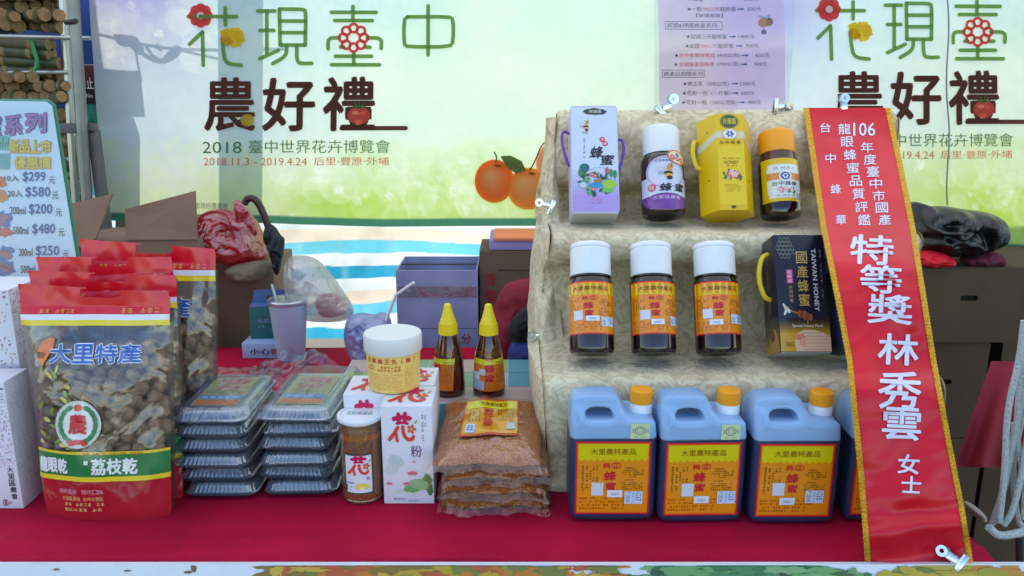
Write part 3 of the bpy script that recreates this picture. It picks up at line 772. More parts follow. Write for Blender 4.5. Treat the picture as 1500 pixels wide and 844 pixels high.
# ================================================================ HONEY GOODS
LEAN = -25
ROW = {1: (1.445, 1.131), 2: (1.26, .938)}
def on_row(row, px, py, half, yaw=0):
    Yc, zc = ROW[row]; L = R(-LEAN)
    Ym = Yc - half + .05
    return (atY(px, py, Ym).x, Yc - half * math.cos(L), zc + half * math.sin(L) + .0008)
M_glass = pm('dark_honey_glass', (24, 9, 7), .07, spec=.6, coat=.5, var=.3, vs=30)
M_cap = pm('white_plastic_cap', (228, 232, 236), .3, var=.03, vs=30, bump=.05, bs=200)
M_amber = pm('amber_glass', (70, 22, 10), .1, spec=.6, coat=.4, var=.3, vs=40)
ORG = (226, 118, 18); YEL = (222, 206, 8); RED_ = (206, 28, 44); BK = (70, 44, 20)
def honey_label(ik, kind):
    """front label, print space 650 x 690 (x 95..745, y 45..735)"""
    ik.rect(95, 45, 745, 735, (222, 40, 40), 0); ik.rect(109, 59, 731, 721, (240, 120, 30), 1); ik.rect(118, 68, 722, 712, (238, 146, 20), 2)
    n = 11; top = [(118, 68), (722, 68), (722, 205)]
    for i in range(n):
        x = 722 - 604 * i / n
        for j in range(1, 5): top.append((x - 604 / n * j / 4, 205 + 18 * math.sin(j / 4 * math.pi)))
    P = top; ik.seg = 80
    ik.rect(118, 68, 722, 205, YEL, 3)
    for i in range(n):
        x0 = 118 + 604 * i / n; x1 = x0 + 604 / n
        ik.poly([(x0, 205)] + [(x0 + (x1 - x0) * j / 6, 205 + 20 * math.sin(j / 6 * math.pi)) for j in range(1, 6)] + [(x1, 205)], YEL, 3)
    ik.text('大里農特產品', 225, 108, 615, 166, (150, 84, 20), .01, 5)
    ik.text('純', 335, 243, 395, 291, RED_, .02, 5, fat=.6); ik.ring(450, 268, 42, 30, 6, RED_, 5); ik.text('正', 425, 249, 475, 288, RED_, .02, 5)
    ik.text('蜂', 345, 322, 450, 410, RED_, .02, 5, slant=.12, fat=1.2); ik.text('蜜', 360, 428, 446, 500, RED_, .02, 5, slant=.12, fat=1)
    for i, x in enumerate((150, 186, 216, 245, 276)):
        ik.fine(x, 262 + (i % 2) * 8, x + 18, 262 + (150, 250, 160, 60, 60)[i] * .9, BK, lay=5, vert=True, seed=i)
        if i in (0, 3, 4): ik.fine(x, 375, x + 18, 420 + (110 if i == 0 else 0), BK, lay=5, vert=True, seed=i + 9)
    ik.fine(525, 280, 610, 298, BK, lay=5, seed=3); ik.fine(522, 398, 607, 416, BK, lay=5, seed=4)
    for i in range(4): ik.fine(505, 304 + 20 * i, 690 - (60 if i == 3 else 0), 319 + 20 * i, BK, lay=5, seed=20 + i); ik.fine(500, 424 + 19 * i, 685, 438 + 19 * i, BK, lay=5, seed=30 + i)
    for i in range(4): ik.fine(130 + 20 * (i == 2), 570 + 32 * i, 620 - 30 * i, 590 + 32 * i, (176, 60, 20), lay=5, seed=40 + i)
    sticker, qr, cert = kind
    W_ = (226, 232, 240)
    if qr: ik.rect(qr[0], qr[1], qr[0] + 104, qr[1] + 122, (214, 220, 230), 7)
    x, y = sticker; ik.rect(x, y, x + 132, y + 68, W_, 9); ik.text('30003', x + 30, y + 24, x + 100, y + 50, (120, 140, 190), 0, 10)
    x, y = cert; ik.rect(x, y, x + 158, y + 120, (206, 220, 236), 8)
    for i, (a, b, c, d) in enumerate(((10, 36, 50, 70), (14, 74, 46, 108), (60, 10, 90, 60), (98, 20, 150, 96), (64, 66, 88, 110), (20, 8, 140, 18))): ik.fine(x + a, y + b, x + c, y + d, (96, 130, 190), lay=9, seed=50 + i, n=3)
VAR = {0: ((375, 500), (236, 430), (528, 512)), 1: ((355, 545), (244, 425), (560, 500)), 2: ((300, 548), (230, 408), (520, 480))}

# ---- square honey jugs, bottom row
s_ = 1 / 1000.0
def JP(x, y): return ((x - 895.5) * s_, (765 - y) * s_)
M_jug = None
def jug_mat():
    m, n, l, b = nodes_of('milky_jug_plastic')
    tc = n.new('ShaderNodeTexCoord'); sp = n.new('ShaderNodeSeparateXYZ'); l.new(tc.outputs['Object'], sp.inputs[0])
    nz = n.new('ShaderNodeTexNoise'); nz.inputs['Scale'].default_value = 14; l.new(tc.outputs['Object'], nz.inputs[0])
    ad = n.new('ShaderNodeMath'); ad.operation = 'MULTIPLY_ADD'; ad.inputs[1].default_value = .003; l.new(nz.outputs[0], ad.inputs[0]); l.new(sp.outputs[2], ad.inputs[2])
    mr = n.new('ShaderNodeMapRange'); mr.inputs[1].default_value = .1325; mr.inputs[2].default_value = .1350; l.new(ad.outputs[0], mr.inputs[0])
    mx = n.new('ShaderNodeMix'); mx.data_type = 'RGBA'; l.new(mr.outputs[0], mx.inputs[0]); mx.inputs[6].default_value = lin((36, 50, 84)); mx.inputs[7].default_value = lin((138, 174, 212))  # the sky's blue is put into both the honey and the plastic colour
    l.new(mx.outputs[2], b.inputs['Base Color']); b.inputs['Roughness'].default_value = .38; b.inputs['Subsurface Weight'].default_value = .25
    b.inputs['Subsurface Radius'].default_value = (.008, .008, .01); b.inputs['Coat Weight'].default_value = .15
    bp = n.new('ShaderNodeBump'); bp.inputs['Strength'].default_value = .15; bp.inputs['Distance'].default_value = .004; n2 = n.new('ShaderNodeTexNoise'); n2.inputs['Scale'].default_value = 30
    l.new(tc.outputs['Object'], n2.inputs[0]); l.new(n2.outputs[0], bp.inputs['Height']); l.new(bp.outputs[0], b.inputs['Normal'])
    return m
M_jug = jug_mat()
def make_jug(label, var, loc):
    t = thing('honey_jug', label, 'honey jug', loc, (0, 0, 0), 'square plastic jugs of dark honey')
    raw = [JP(843, 765), JP(835, 758), JP(833, 745), JP(833, 690), JP(833, 602), JP(835, 585), JP(845, 577), JP(897, 576.5), JP(903, 581), JP(911, 600), JP(918, 606), JP(948, 606), JP(957, 613), JP(958, 690), JP(958, 745), JP(956, 758), JP(948, 765)]
    ol = [(p.x, p.y) for p in chaikin([(a, b, 0) for a, b in raw], 1, True)]
    # keep the foot corners rounder
    hole = [(p.x, p.y) for p in chaikin([(a, b, 0) for a, b in (JP(854, 597), JP(854, 605), JP(862, 607), JP(888, 607), JP(895, 605), JP(893, 597), JP(886, 592), JP(862, 592))], 2, True)]
    v, f = plate([ol, hole], .033, .009, 4)
    V = []
    for (x, y, z) in v:
        k = max(0, min(1, (y - .157) / .025)); V.append((x, z * (1 - .45 * k * k * (3 - 2 * k)), max(0, y)))
    MB().add(V, f).obj('jug_body', M_jug, t, weld=True, sharp=60)
    c = ((938.5 - 895.5) * s_, 0)
    MB().lathe([(.0165, .150), (.0165, .170), (.0155, .172)], 28, c=(c[0], c[1], 0)).obj('neck_ring', M_cap, t)
    pr = []; n = 40; cb = MB(); r0 = .0162
    def cf(u, v):
        a = u * 2 * math.pi; rr = r0 + (.0005 if int(u * 80) % 2 else 0); z = .172 + .018 * v; return (c[0] + rr * math.cos(a), c[1] + rr * math.sin(a), z)
    cb.grid(cf, 80, 2, cu=True); cb.lathe([(r0, .190), (r0 - .001, .1915), (.012, .192), (0.0, .1918)], 40, c=(c[0], c[1], 0), cap0=False, cap1=False)
    cb.obj('orange_cap', pm('orange_cap_plastic', (240, 158, 14), .4, var=.05), t)
    ik = Ink(5e-5); honey_label(ik, VAR[var])
    af = lambda x, y: JP(825 + .1659 * x + (0 if var == 0 else 0), 630 + .1659 * y)
    ik.build('front_label', t, flatmap(af, -.042), INKG, .0003)
    ik = Ink(5e-5); ik.rect(0, 0, 100, 90, (206, 222, 170), 0); ik.ring(50, 42, 28, 26, 5, (120, 130, 120), 1); ik.ring(50, 42, 16, 15, 3, (120, 130, 120), 1); ik.fine(20, 75, 84, 84, (110, 120, 100), lay=1)
    ik.fine(8, 30, 22, 56, (120, 130, 170), n=2, lay=1); ik.fine(80, 30, 95, 56, (120, 130, 170), n=2, lay=1)
    if var < 2 : ik.build('seal_sticker', t, flatmap(lambda x, y: JP(918 + .275 * x, 609.5 + .26 * y), -.0423), INK, .0004)
    return t
Yj = 1.063
for k, (px, py, lab, yw, dy) in enumerate(((896, 765, 'leftmost honey jug of the front row, pale seal sticker under its cap', 0, 0), (1024, 767, 'middle honey jug of the front row, between two other jugs', 1.5, -.003), (1159, 769, 'third honey jug of the front row, without a seal sticker, nearest the ribbon', 0, -.006))):
    p = atZ(px, py, .751); t = make_jug(lab, k, (p.x, p.y + .042, .7515)); t.rotation_euler = (0, 0, R(yw))
p = atZ(1300, 770, .751); t = dup(bpy.data.objects['honey_jug'], (p.x + .004, p.y + .046, .7515), (0, 0, R(-4)), 'honey jug mostly hidden behind the lower part of the red ribbon')
t = dup(bpy.data.objects['honey_jug'], (on_row(2, 1268, 450, .045)), (R(LEAN), 0, 0), 'honey jug leaning on the middle shelf, half behind the ribbon beside the navy carton')

# ---- honey jars, middle row
def make_jar(label, var, loc):
    t = thing('honey_jar', label, 'honey jar', loc, (R(LEAN), 0, 0), 'white-capped honey jars with orange labels')
    r = .0364
    MB().lathe([(.020, .003), (.030, .0), (.0335, .0005), (r - .0008, .004), (r, .009), (r, .112), (r - .001, .117), (r - .0035, .121), (.0325, .124), (.0325, .127)], 48).obj('glass_jar', M_glass, t)
    cb = MB(); cb.lathe([(.0325, .127), (.0332, .1275), (.0334, .129), (.0334, .169), (.0322, .1705), (.0322, .172), (.0334, .1735), (.0332, .178), (.031, .181), (0.0, .1815)], 56, cap0=True, cap1=False)
    cb.obj('white_cap', M_cap, t)
    MB().lathe([(.0344, .1235), (.0350, .1245), (.0344, .1255)], 48).obj('glass_ring', M_glass, t)
    ik = Ink(5e-5, 60); honey_label(ik, VAR[var])
    ik.build('front_label', t, cylmap(affine(95, 45, 745, 735, -.050, .1135, .050, .0285), r), INKG, .0003)
    return t
for k, (px, lab) in enumerate(((865, 'first honey jar from the left on the middle shelf'), (954, 'second honey jar from the left on the middle shelf'), (1047, 'third honey jar from the left on the middle shelf, beside the dark blue carton'))):
    t = make_jar(lab, k, on_row(2, px, 436, .0364)); t.rotation_euler = (Matrix.Rotation(R(LEAN), 3, 'X') @ Matrix.Rotation(R((-7, 2, -3)[k]), 3, 'Z')).to_euler()

# ---- dark blue honey carton, middle row
def make_dark_box():
    W, D, H = .081, .068, .190; NV = (16, 26, 50)
    t = thing('honey_carton', 'tall dark blue honey gift carton with gold characters on the middle shelf', 'carton', on_row(2, 1162, 436, D / 2), (R(LEAN), 0, 0))
    MB().box((0, 0, H / 2), (W, D, H), bev=.0012).obj('carton_body', [pm('navy_card', (14, 22, 42), .35, var=.1)], t)
    ik = Ink(5e-5)
    G = (196, 160, 84)
    n = 24
    for i in range(n):
        a, b = .72 + .28 * i / n, .72 + .28 * (i + 1) / n; ik.rect(0, a * 100, 100, b * 100, mixc((20, 26, 44), (206, 160, 40), min(1, (i + 1) / n * 2.0)), 0)
    for j in range(5):
        for i in range(5):
            cx, cy_ = 5 + i * 7.6 + (3.8 if j % 2 else 0), 4 + j * 3.6
            if (i, j) in ((0, 0), (4, 4), (0, 4), (4, 0), (4, 1)): continue
            ik.stroke([(cx + 3.6 * math.cos(R(60 * q + 30)), cy_ + 1.95 * math.sin(R(60 * q + 30))) for q in range(7)], .6, (130, 134, 120), 2, smooth=0, cap=False)
    for i, c in enumerate('國產蜂蜜'): ik.text(c, 42, 14.5 + i * 12.2, 64, 25 + i * 12.2, (206, 176, 96), .008, 3)
    k0 = len(ik.v); ik.text('TAIWAN HONEY', 0, 0, 54, 9, (214, 216, 226), 0, 3, fat=.12)
    ik.v[k0:] = [(82 - (y / 9) * 9 + 0, 12 + x, z) for x, y, z in ik.v[k0:]]
    ik.fine(89, 12, 92.5, 55, (150, 150, 140), lay=3, vert=True); ik.rect(20, 30, 33, 42, (206, 60, 130), 2)
    for i, c in enumerate('龍眼蜜'): ik.text(c, 22, 30.8 + i * 3.7, 31, 34 + i * 3.7, (240, 220, 230), 0, 4)
    for i, c in enumerate('台灣特產'): ik.text(c, 23, 44 + i * 3.8, 31, 47 + i * 3.8, (196, 160, 84), 0, 4)
    # dipper and little bee
    for i in range(5): ik.ell(42 + i * 5.2, 68 + i * .8, 4.4, 3.0 + (2 - abs(2 - i)) * .6, ((150, 90, 60), (120, 66, 40))[i % 2], 4, 14)
    ik.stroke([(20, 65), (40, 68)], 1.6, (160, 110, 60), 3); ik.ell(16, 64, 5, 2.4, (214, 170, 50), 5, 12); ik.ell(14, 66.5, 5, 1.8, (220, 220, 220), 5, 12, rot=-30); ik.ell(12, 61.6, 4, 1.6, (220, 224, 220), 5, 12, rot=30); ik.ell(21, 66, 2.6, 1.8, (230, 230, 220), 5, 10)
    ik.stroke([(56, 71), (57, 78), (56, 84)], 1.4, (200, 140, 50), 3)
    ik.text('Special Honey Food', 25, 77.2, 86, 80.2, (236, 232, 220), .004, 6)
    ik.poly([(30, 100), (28, 92), (33, 85), (48, 81.8), (70, 82), (88, 84.5), (100, 88), (100, 100)], (224, 190, 160), 4)
    for j in range(6):
        for i in range(16):
            x, y = 46 + i * 3.5 + (1.7 if j % 2 else 0), 84.5 + j * 2.8
            if x < 98 and y > 82.5 + abs(x - 62) * .09: ik.ell(x, y, 1.35, .85, (206, 160, 126), 5, 6)
    ik.blob(40, 88, 8, 3.4, (216, 130, 110), 5, 4); ik.blob(44, 92, 7, 3, (230, 160, 130), 6, 5); ik.text('700G', 8, 92, 26, 96, (120, 90, 30), 0, 6)
    ik.build('front_print', t, flatmap(affine(0, 0, 100, 100, -W / 2 + .001, H - .001, W / 2 - .001, .001), -D / 2), INKG)
    ik = Ink(5e-5); ik.fine(35, 14, 52, 66, (190, 170, 120), lay=1, vert=True, n=12); ik.fine(60, 14, 66, 40, (150, 140, 110), lay=1, vert=True, n=12)
    for i in range(16): ik.rect(0, 70 + i * 1.9, 100, 71.9 + i * 1.9, mixc((14, 20, 40), (196, 150, 40), i / 12), 0)
    ik.ell(60, 88, 30, 9, (206, 150, 80), 2); ik.blob(50, 84, 22, 6, (120, 60, 30), 3, 2)
    ik.build('side_print', t, lambda x, y, d: (-W / 2 - d, D / 2 - .001 - (x / 100) * (D - .002), H - .001 - y / 100 * (H - .002)), INKG)
    MB().box((0, 0, -.0006), (W - .003, D - .003, .0012)).obj('carton_base', pm('grey_card', (176, 176, 176), .7), t)
    MB().tube(chaikin([(-W / 2, -.004, .165), (-W / 2 - .012, -.006, .16), (-W / 2 - .020, -.006, .125), (-W / 2 - .012, -.006, .092), (-W / 2, -.004, .088)], 3), .0042, 8, flat=.6).obj('yellow_handle', pm('yellow_strap', (224, 196, 20), .45), t)
make_dark_box()

# ---- top row: purple carton
def bee(ik, cx, cy_, s, lay=4):
    for i in range(4): ik.ell(cx - s * .1 + i * s * .05, cy_ + i * s * .22, s * (.42 - .06 * i), s * .18, ((230, 170, 40), (50, 36, 30))[i % 2], lay + i, 14)
    ik.ell(cx - s * .5, cy_ - s * .15, s * .42, s * .2, (200, 206, 222), lay, 14, rot=35); ik.ell(cx - s * .55, cy_ + s * .2, s * .3, s * .14, (160, 180, 190), lay, 14, rot=-10)
    ik.ell(cx + s * .12, cy_ - s * .38, s * .26, s * .24, (210, 150, 60), lay + 4, 14)
    ik.stroke([(cx + s * .15, cy_ - s * .55), (cx + s * .35, cy_ - s * .75)], s * .06, (50, 40, 40), lay + 4); ik.ell(cx + s * .2, cy_ - s * .4, s * .06, s * .07, (30, 24, 24), lay + 6, 8)
def make_purple_box():
    W, D, H = .0835, .066, .198
    t = thing('honey_gift_carton', 'tall lilac honey carton with garden picture and purple cord handles on the top shelf', 'carton', on_row(1, 868, 240, D / 2), (R(LEAN), 0, 0))
    mb = MB(); ol = rrect(-W / 2, 0, W / 2, H, .005); v, f = plate([ol], D / 2 - .001, .001, 1)
    mb.add([(a[0], a[2], a[1]) for a in v], f); mb.obj('carton_body', pm('lilac_card', (196, 190, 226), .35, var=.03), t)
    MB().box((0, -.002, H + .004), (.030, .012, .009), bev=.003, taper=.7).obj('top_tab', pm('grey_tab', (126, 140, 150), .5), t)
    MB().tube([(0, -.002, H + .008), (0, -.002, H + .020)], .0008, 6).obj('hang_wire', M_chrome, t)
    MB().box((0, 0, -.0006), (W - .004, D - .004, .0014)).obj('carton_base', pm('pale_grey_card', (188, 190, 190), .7), t)
    ik = Ink(5e-5); n = 20
    for i in range(n): ik.rect(163, 50 + 630 * i / n, 437, 50 + 630 * (i + 1) / n, mixc((206, 218, 240), (176, 150, 216), max(0, (i - 11) / 6)), 0)
    ik.poly([(232, 74), (250, 62), (280, 58), (300, 52), (325, 58), (360, 62), (382, 76), (360, 92), (310, 96), (255, 92)], (40, 60, 50), 2); ik.text('蜂蜜園', 272, 66, 344, 84, (206, 216, 206), .01, 4)
    bee(ik, 252, 160, 44); ik.text('純蜜', 226, 200, 262, 214, (170, 150, 90), 0, 4); ik.fine(233, 240, 244, 362, (80, 80, 100), lay=4, vert=True)
    for (c, x, y) in (('洋', 347, 248), ('蜂', 365, 273)): ik.ell(x, y, 17, 16, (214, 40, 54), 3, 18); ik.text(c, x - 10, y - 9, x + 10, y + 9, (250, 236, 236), 0, 5)
    ik.text('蜂', 276, 290, 350, 362, (26, 26, 34), .015, 5, slant=.25, fat=.7); ik.text('蜜', 338, 342, 412, 404, (26, 26, 34), .015, 5, slant=.25, fat=.7)
    ik.stroke([(395, 398), (425, 384)], 2, (40, 40, 60), 5)
    ik.stroke([(270, 436), (300, 416), (318, 424), (336, 412), (370, 430)], 2.5, (120, 160, 180), 3)
    r_ = random.Random(5); GR = [(30, 110, 70), (60, 150, 80), (40, 90, 80), (110, 180, 60), (30, 130, 130), (90, 160, 100)]
    for i in range(42):
        a = r_.uniform(0, 6.28); q = r_.uniform(.5, 1); x, y = 305 + 108 * q * math.cos(a), 515 + 68 * q * math.sin(a); ik.ell(x, y, r_.uniform(8, 18), r_.uniform(5, 9), r_.choice(GR), 4 + i % 5, 10, rot=r_.uniform(0, 180))
    ik.ell(238, 420, 30, 26, (40, 110, 110), 6, 16); ik.stroke([(238, 440), (232, 500)], 6, (70, 90, 60), 6); ik.ell(225, 450, 26, 30, (70, 140, 80), 5, 14)
    for (x, y, c) in ((372, 440, (196, 90, 110)), (395, 450, (60, 150, 90)), (418, 458, (50, 140, 80))): ik.ell(x, y, 12, 24, c, 7, 14); ik.stroke([(x, y + 18), (x, y + 50)], 3, (60, 90, 50), 7)
    ik.ell(383, 520, 44, 26, (160, 200, 60), 8, 18); ik.ell(372, 556, 34, 14, (110, 190, 90), 9, 16)
    ik.ell(305, 525, 44, 16, (40, 150, 200), 8, 14); ik.ell(318, 500, 26, 12, (150, 130, 60), 9, 12); ik.ell(350, 483, 18, 10, (40, 80, 60), 9, 12)
    for (x, y) in ((282, 460), (288, 548), (226, 528), (300, 470)): ik.flower(x, y, 14, (206, 90, 120), (240, 220, 160), 9)
    ik.ell(228, 524, 22, 18, (180, 200, 226), 9, 14); ik.flower(228, 524, 13, (210, 220, 240), (120, 150, 190), 11)
    ik.text('大里區', 288, 600, 340, 618, (222, 120, 176), 0, 4); ik.fine(272, 624, 344, 634, (160, 130, 190), lay=4)
    ik.build('front_print', t, flatmap(affine(163, 50, 437, 680, -W / 2 + .0015, H - .004, W / 2 - .0015, .002), -D / 2), INKG)
    M_pur = pm('purple_cord', (112, 62, 170), .4)
    for s, zz in ((-1, .14), (1, .125)):
        MB().tube(chaikin([(s * W / 2, .0, zz + .018), (s * (W / 2 + .012), -.004, zz + .022), (s * (W / 2 + .015), -.006, zz), (s * (W / 2 + .006), -.006, zz - .035), (s * W / 2, .0, zz - .045)], 3), .0026, 8).obj('cord_handle', M_pur, t)
make_purple_box()

# ---- top row: black jar with round lilac label
def make_round_label_jar():
    r = .0385
    t = thing('honey_jar', 'dark honey jar with white cap and lilac bee label on the top shelf', 'honey jar', on_row(1, 968, 252, r), (R(LEAN), 0, 0))
    MB().lathe([(.022, .003), (.032, .0), (.036, .001), (r - .0006, .005), (r, .010), (r, .098), (r - .002, .104), (.034, .108), (.0325, .1085), (.0325, .1115)], 48).obj('glass_jar', M_glass, t)
    MB().lathe([(.0328, .1115), (.0332, .113), (.0332, .155), (.0326, .160), (.029, .1636), (0, .1646)], 48, cap1=False).obj('white_cap', M_cap, t)
    ik = Ink(5e-5, 10); LC = (206, 210, 232)
    ik.rect(-74, 62, 74, 118, LC, 0); ik.ell(0, 50, 52, 44, LC, 1, 32, 5); ik.ring(0, 50, 50, 42, 3, (176, 150, 206), 3)
    ik.ell(0, 128, 62, 22, (116, 60, 150), 3, 32, 5); ik.rect(-74, 112, 74, 126, (116, 60, 150), 2); ik.text('大里區農會', -34, 113, 34, 122, (226, 200, 236), 0, 6)
    ik.text('大里農會蜂蜜', -26, 15, 22, 22, (90, 80, 120), 0, 6)
    bee(ik, 6, 46, 30, 6); ik.text('蜂', -16, 80, 12, 102, (26, 26, 34), .015, 6, slant=.25, fat=.2); ik.text('蜜', 20, 80, 46, 101, (26, 26, 34), .015, 6, slant=.25, fat=.2)
    ik.ell(-36, 90, 11, 10, (206, 70, 90), 6, 16); ik.text('純', -42, 84, -30, 96, (246, 226, 230), 0, 8)
    ik.fine(60, 76, 66, 108, (90, 90, 110), lay=6, vert=True)
    ik.build('front_label', t, cylmap(affine(-74, 0, 74, 128, -.054, .104, .054, .018), r), INKG, .0003)
    ik = Ink(5e-5, 10); ik.ell(0, 0, 34, 22, (222, 120, 40), 0, 28, 3); ik.ell(0, 0, 29, 18, (236, 214, 180), 1, 28, 3)
    for i in range(3): ik.ell(-17 + 17 * i, 4, 8, 8, (206, 40, 50), 2, 16); ik.text('新鮮蜜'[i], -22 + 17 * i, -1, -12 + 17 * i, 9, (250, 230, 230), 0, 4)
    ik.ell(0, -8, 7, 5, (80, 130, 150), 2, 14)
    ik.build('round_sticker', t, cylmap(lambda x, y: (.021 + x * .00055, .098 - y * .00058 - x * .0001), r), INKG, .0015)
make_round_label_jar()

# ---- top row: yellow hexagonal carton
def make_hex_box():
    s, H = .0475, .175; ap = s * math.sqrt(3) / 2
    t = thing('honey_gift_carton', 'yellow hexagonal honey carton with yellow side strap on the top shelf', 'carton', on_row(1, 1060, 250, ap), (R(LEAN), 0, 0))
    vs_ = []
    for z, k in ((0, 1), (H, 1)):
        for i in range(6):
            a = R(60 * i); vs_.append((s * k * math.cos(a), s * k * math.sin(a), z))
    MB().add(vs_, [(0, 5, 4, 3, 2, 1), (6, 7, 8, 9, 10, 11)] + [(i, (i + 1) % 6, (i + 1) % 6 + 6, i + 6) for i in range(6)]).obj('carton_body', pm('yellow_card', (222, 184, 6), .4, var=.04), t, smooth=False)
    # three visible faces: print space x -150..150 (face edges at -50, 50)
    def hm(x, y, d):
        z = H * (1 - y / 300.0)
        if -50 <= x <= 50: return (x / 100 * s, -ap - d, z)
        q = (abs(x) - 50) / 100; sg = 1 if x > 0 else -1
        n_ = Vector((sg * math.cos(R(30)), -.5, 0)); p = Vector((sg * s / 2, -ap, 0)).lerp(Vector((sg * s, 0, 0)), q)
        return (p.x + n_.x * d, p.y + n_.y * d, z)
    ik = Ink(5e-5, 100)
    ik.rect(-50, 55, 50, 78, (214, 206, 176), 0)
    for sg in (-1, 1): ik.poly([(sg * 50, 55), (sg * 50, 78), (sg * 150, 108), (sg * 150, 84)], (214, 206, 176), 0)
    ik.rect(-49, 102, 49, 286, (232, 200, 20), 0)
    ik.ell(0, 24, 30, 19, (60, 80, 60), 1, 24); ik.ring(0, 24, 34, 22, 2, (70, 90, 60), 1); ik.text('好農園', -24, 14, 24, 33, (222, 200, 60), .01, 3)
    ik.ell(0, 64, 30, 18, (216, 176, 110), 2, 24); ik.ell(0, 64, 25, 15, (226, 228, 226), 3, 24)
    for i in range(6): ik.ell(10 * math.cos(R(60 * i)), 64 + 6.5 * math.sin(R(60 * i)), 5, 3.4, (60, 90, 150), 4, 10, rot=60 * i)
    for i, c in enumerate('台中蜂華'): ik.text(c, -40 + 21 * i, 85, -24 + 21 * i, 96, (110, 80, 30), .01, 3)
    ik.text('HONEY', -27, 148, 27, 158, (96, 84, 20), .01, 3); ik.fine(-30, 138, 30, 143, (120, 100, 20), lay=3); ik.fine(-20, 161, 22, 166, (190, 60, 40), lay=3)
    r_ = random.Random(2)
    for i in range(16): ik.ell(r_.uniform(-30, 30), 190 + r_.uniform(-14, 14), 8, 4, (60, 120, 60), 3, 10, rot=r_.uniform(0, 180))
    for i in range(9): ik.flower(r_.uniform(-26, 26), 190 + r_.uniform(-11, 11), 9, r_.choice([(222, 130, 160), (230, 190, 200), (200, 70, 110)]), (236, 200, 80), 5)
    for i in range(4): ik.fine(-28 + 3 * (i % 2), 222 + i * 6, 28, 225.5 + i * 6, (130, 100, 20), lay=3, seed=i)
    ik.ell(0, 291, 9, 5, (90, 70, 20), 3, 12)
    for sg in (-1, 1):
        for y in (60, 200): ik.ell(sg * 95, y - 12 if y == 60 else y, 3, 3, (70, 60, 20), 3, 8)
    ik.build('front_print', t, hm, INKG)
    MB().tube(chaikin([(-s, 0, .14), (-s - .008, -.006, .138), (-s - .012, -.008, .115), (-s - .006, -.008, .088), (-s + .003, -.006, .085)], 3), .004, 8, flat=.5).obj('yellow_strap', pm('yellow_strap', (224, 196, 20), .45), t)
make_hex_box()

# ---- top row: slim jar with orange cap
def make_slim_jar():
    r = .0352
    t = thing('honey_jar', 'dark honey jar with orange cap and yellow flower label on the top shelf', 'honey jar', on_row(1, 1137, 250, r), (R(LEAN), 0, 0))
    MB().lathe([(.020, .003), (.029, .0), (.033, .001), (r - .0006, .005), (r, .010), (r, .094), (r - .002, .100), (.032, .106), (.0305, .112), (.0305, .116)], 48, mis=[0] * 5 + [1] * 4).obj('glass_jar', [M_glass, M_amber], t)
    MB().lathe([(.0308, .116), (.0318, .1175), (.0318, .150), (.031, .155), (.027, .1585), (0, .1592)], 48, cap1=False).obj('orange_cap', pm('orange_cap_plastic', (240, 158, 14), .4, var=.05), t)
    ik = Ink(5e-5, 10); ik.rect(-70, 0, 70, 100, (222, 184, 20), 0)
    v = rrect(-48, 12, 48, 94, 10); ik.rect(-46, 14, 46, 92, (222, 226, 220), 1); ik.rect(-50, 22, 50, 84, (222, 226, 220), 1)
    ik.rect(-50, 34, 50, 50, (226, 140, 60), 3); ik.ell(0, 42, 17, 12, (226, 230, 230), 4, 24); ik.ell(0, 42, 13, 9.4, (80, 110, 160), 5, 20)
    for i in range(6): ik.ell(6 * math.cos(R(60 * i)), 42 + 4.4 * math.sin(R(60 * i)), 2.6, 1.8, (226, 230, 236), 6, 8)
    ik.fine(-30, 21, 26, 26, (120, 130, 160), lay=3); ik.text('台中蜂華', -36, 54, 32, 64, (60, 60, 50), .01, 3, slant=.1)
    r_ = random.Random(4)
    for i in range(10): ik.ell(r_.uniform(-22, 26), 76 + r_.uniform(-5, 5), 6, 2.6, (70, 130, 70), 3, 10, rot=r_.uniform(0, 180))
    for i in range(6): ik.flower(r_.uniform(-18, 22), 75 + r_.uniform(-4, 4), 6, r_.choice([(222, 110, 150), (230, 180, 196)]), (236, 200, 80), 5)
    ik.fine(-26, 85, 24, 89, (120, 130, 160), lay=3)
    ik.rect(34, 80, 50, 92, (150, 150, 130), 4)
    ik.build('front_label', t, cylmap(affine(-70, 0, 70, 100, -.045, .0985, .045, .020), r), INKG, .0003)
make_slim_jar()
# ================================================================ GOODS ON THE LEFT
FILM = film_mat('crinkled_clear_film', haze=.03, gloss=.06, rough=.08, bump=.7, bs=11)
FILM2 = film_mat('clear_tray_plastic', haze=.34, gloss=.2, rough=.16, bump=.1, bs=40, hazecol=(214, 228, 244), tint=(215, 222, 232))
FILM3 = film_mat('pollen_bag_film', haze=.05, gloss=.06, rough=.14, bump=.9, bs=16, hazecol=(230, 200, 180), tint=(250, 246, 240))
FILMT = film_mat('thin_clear_sheet', haze=.03, gloss=.035, rough=.08, bump=.2, bs=9)
BLK = pm('black_tray_plastic', (52, 60, 76), .25, coat=.3)

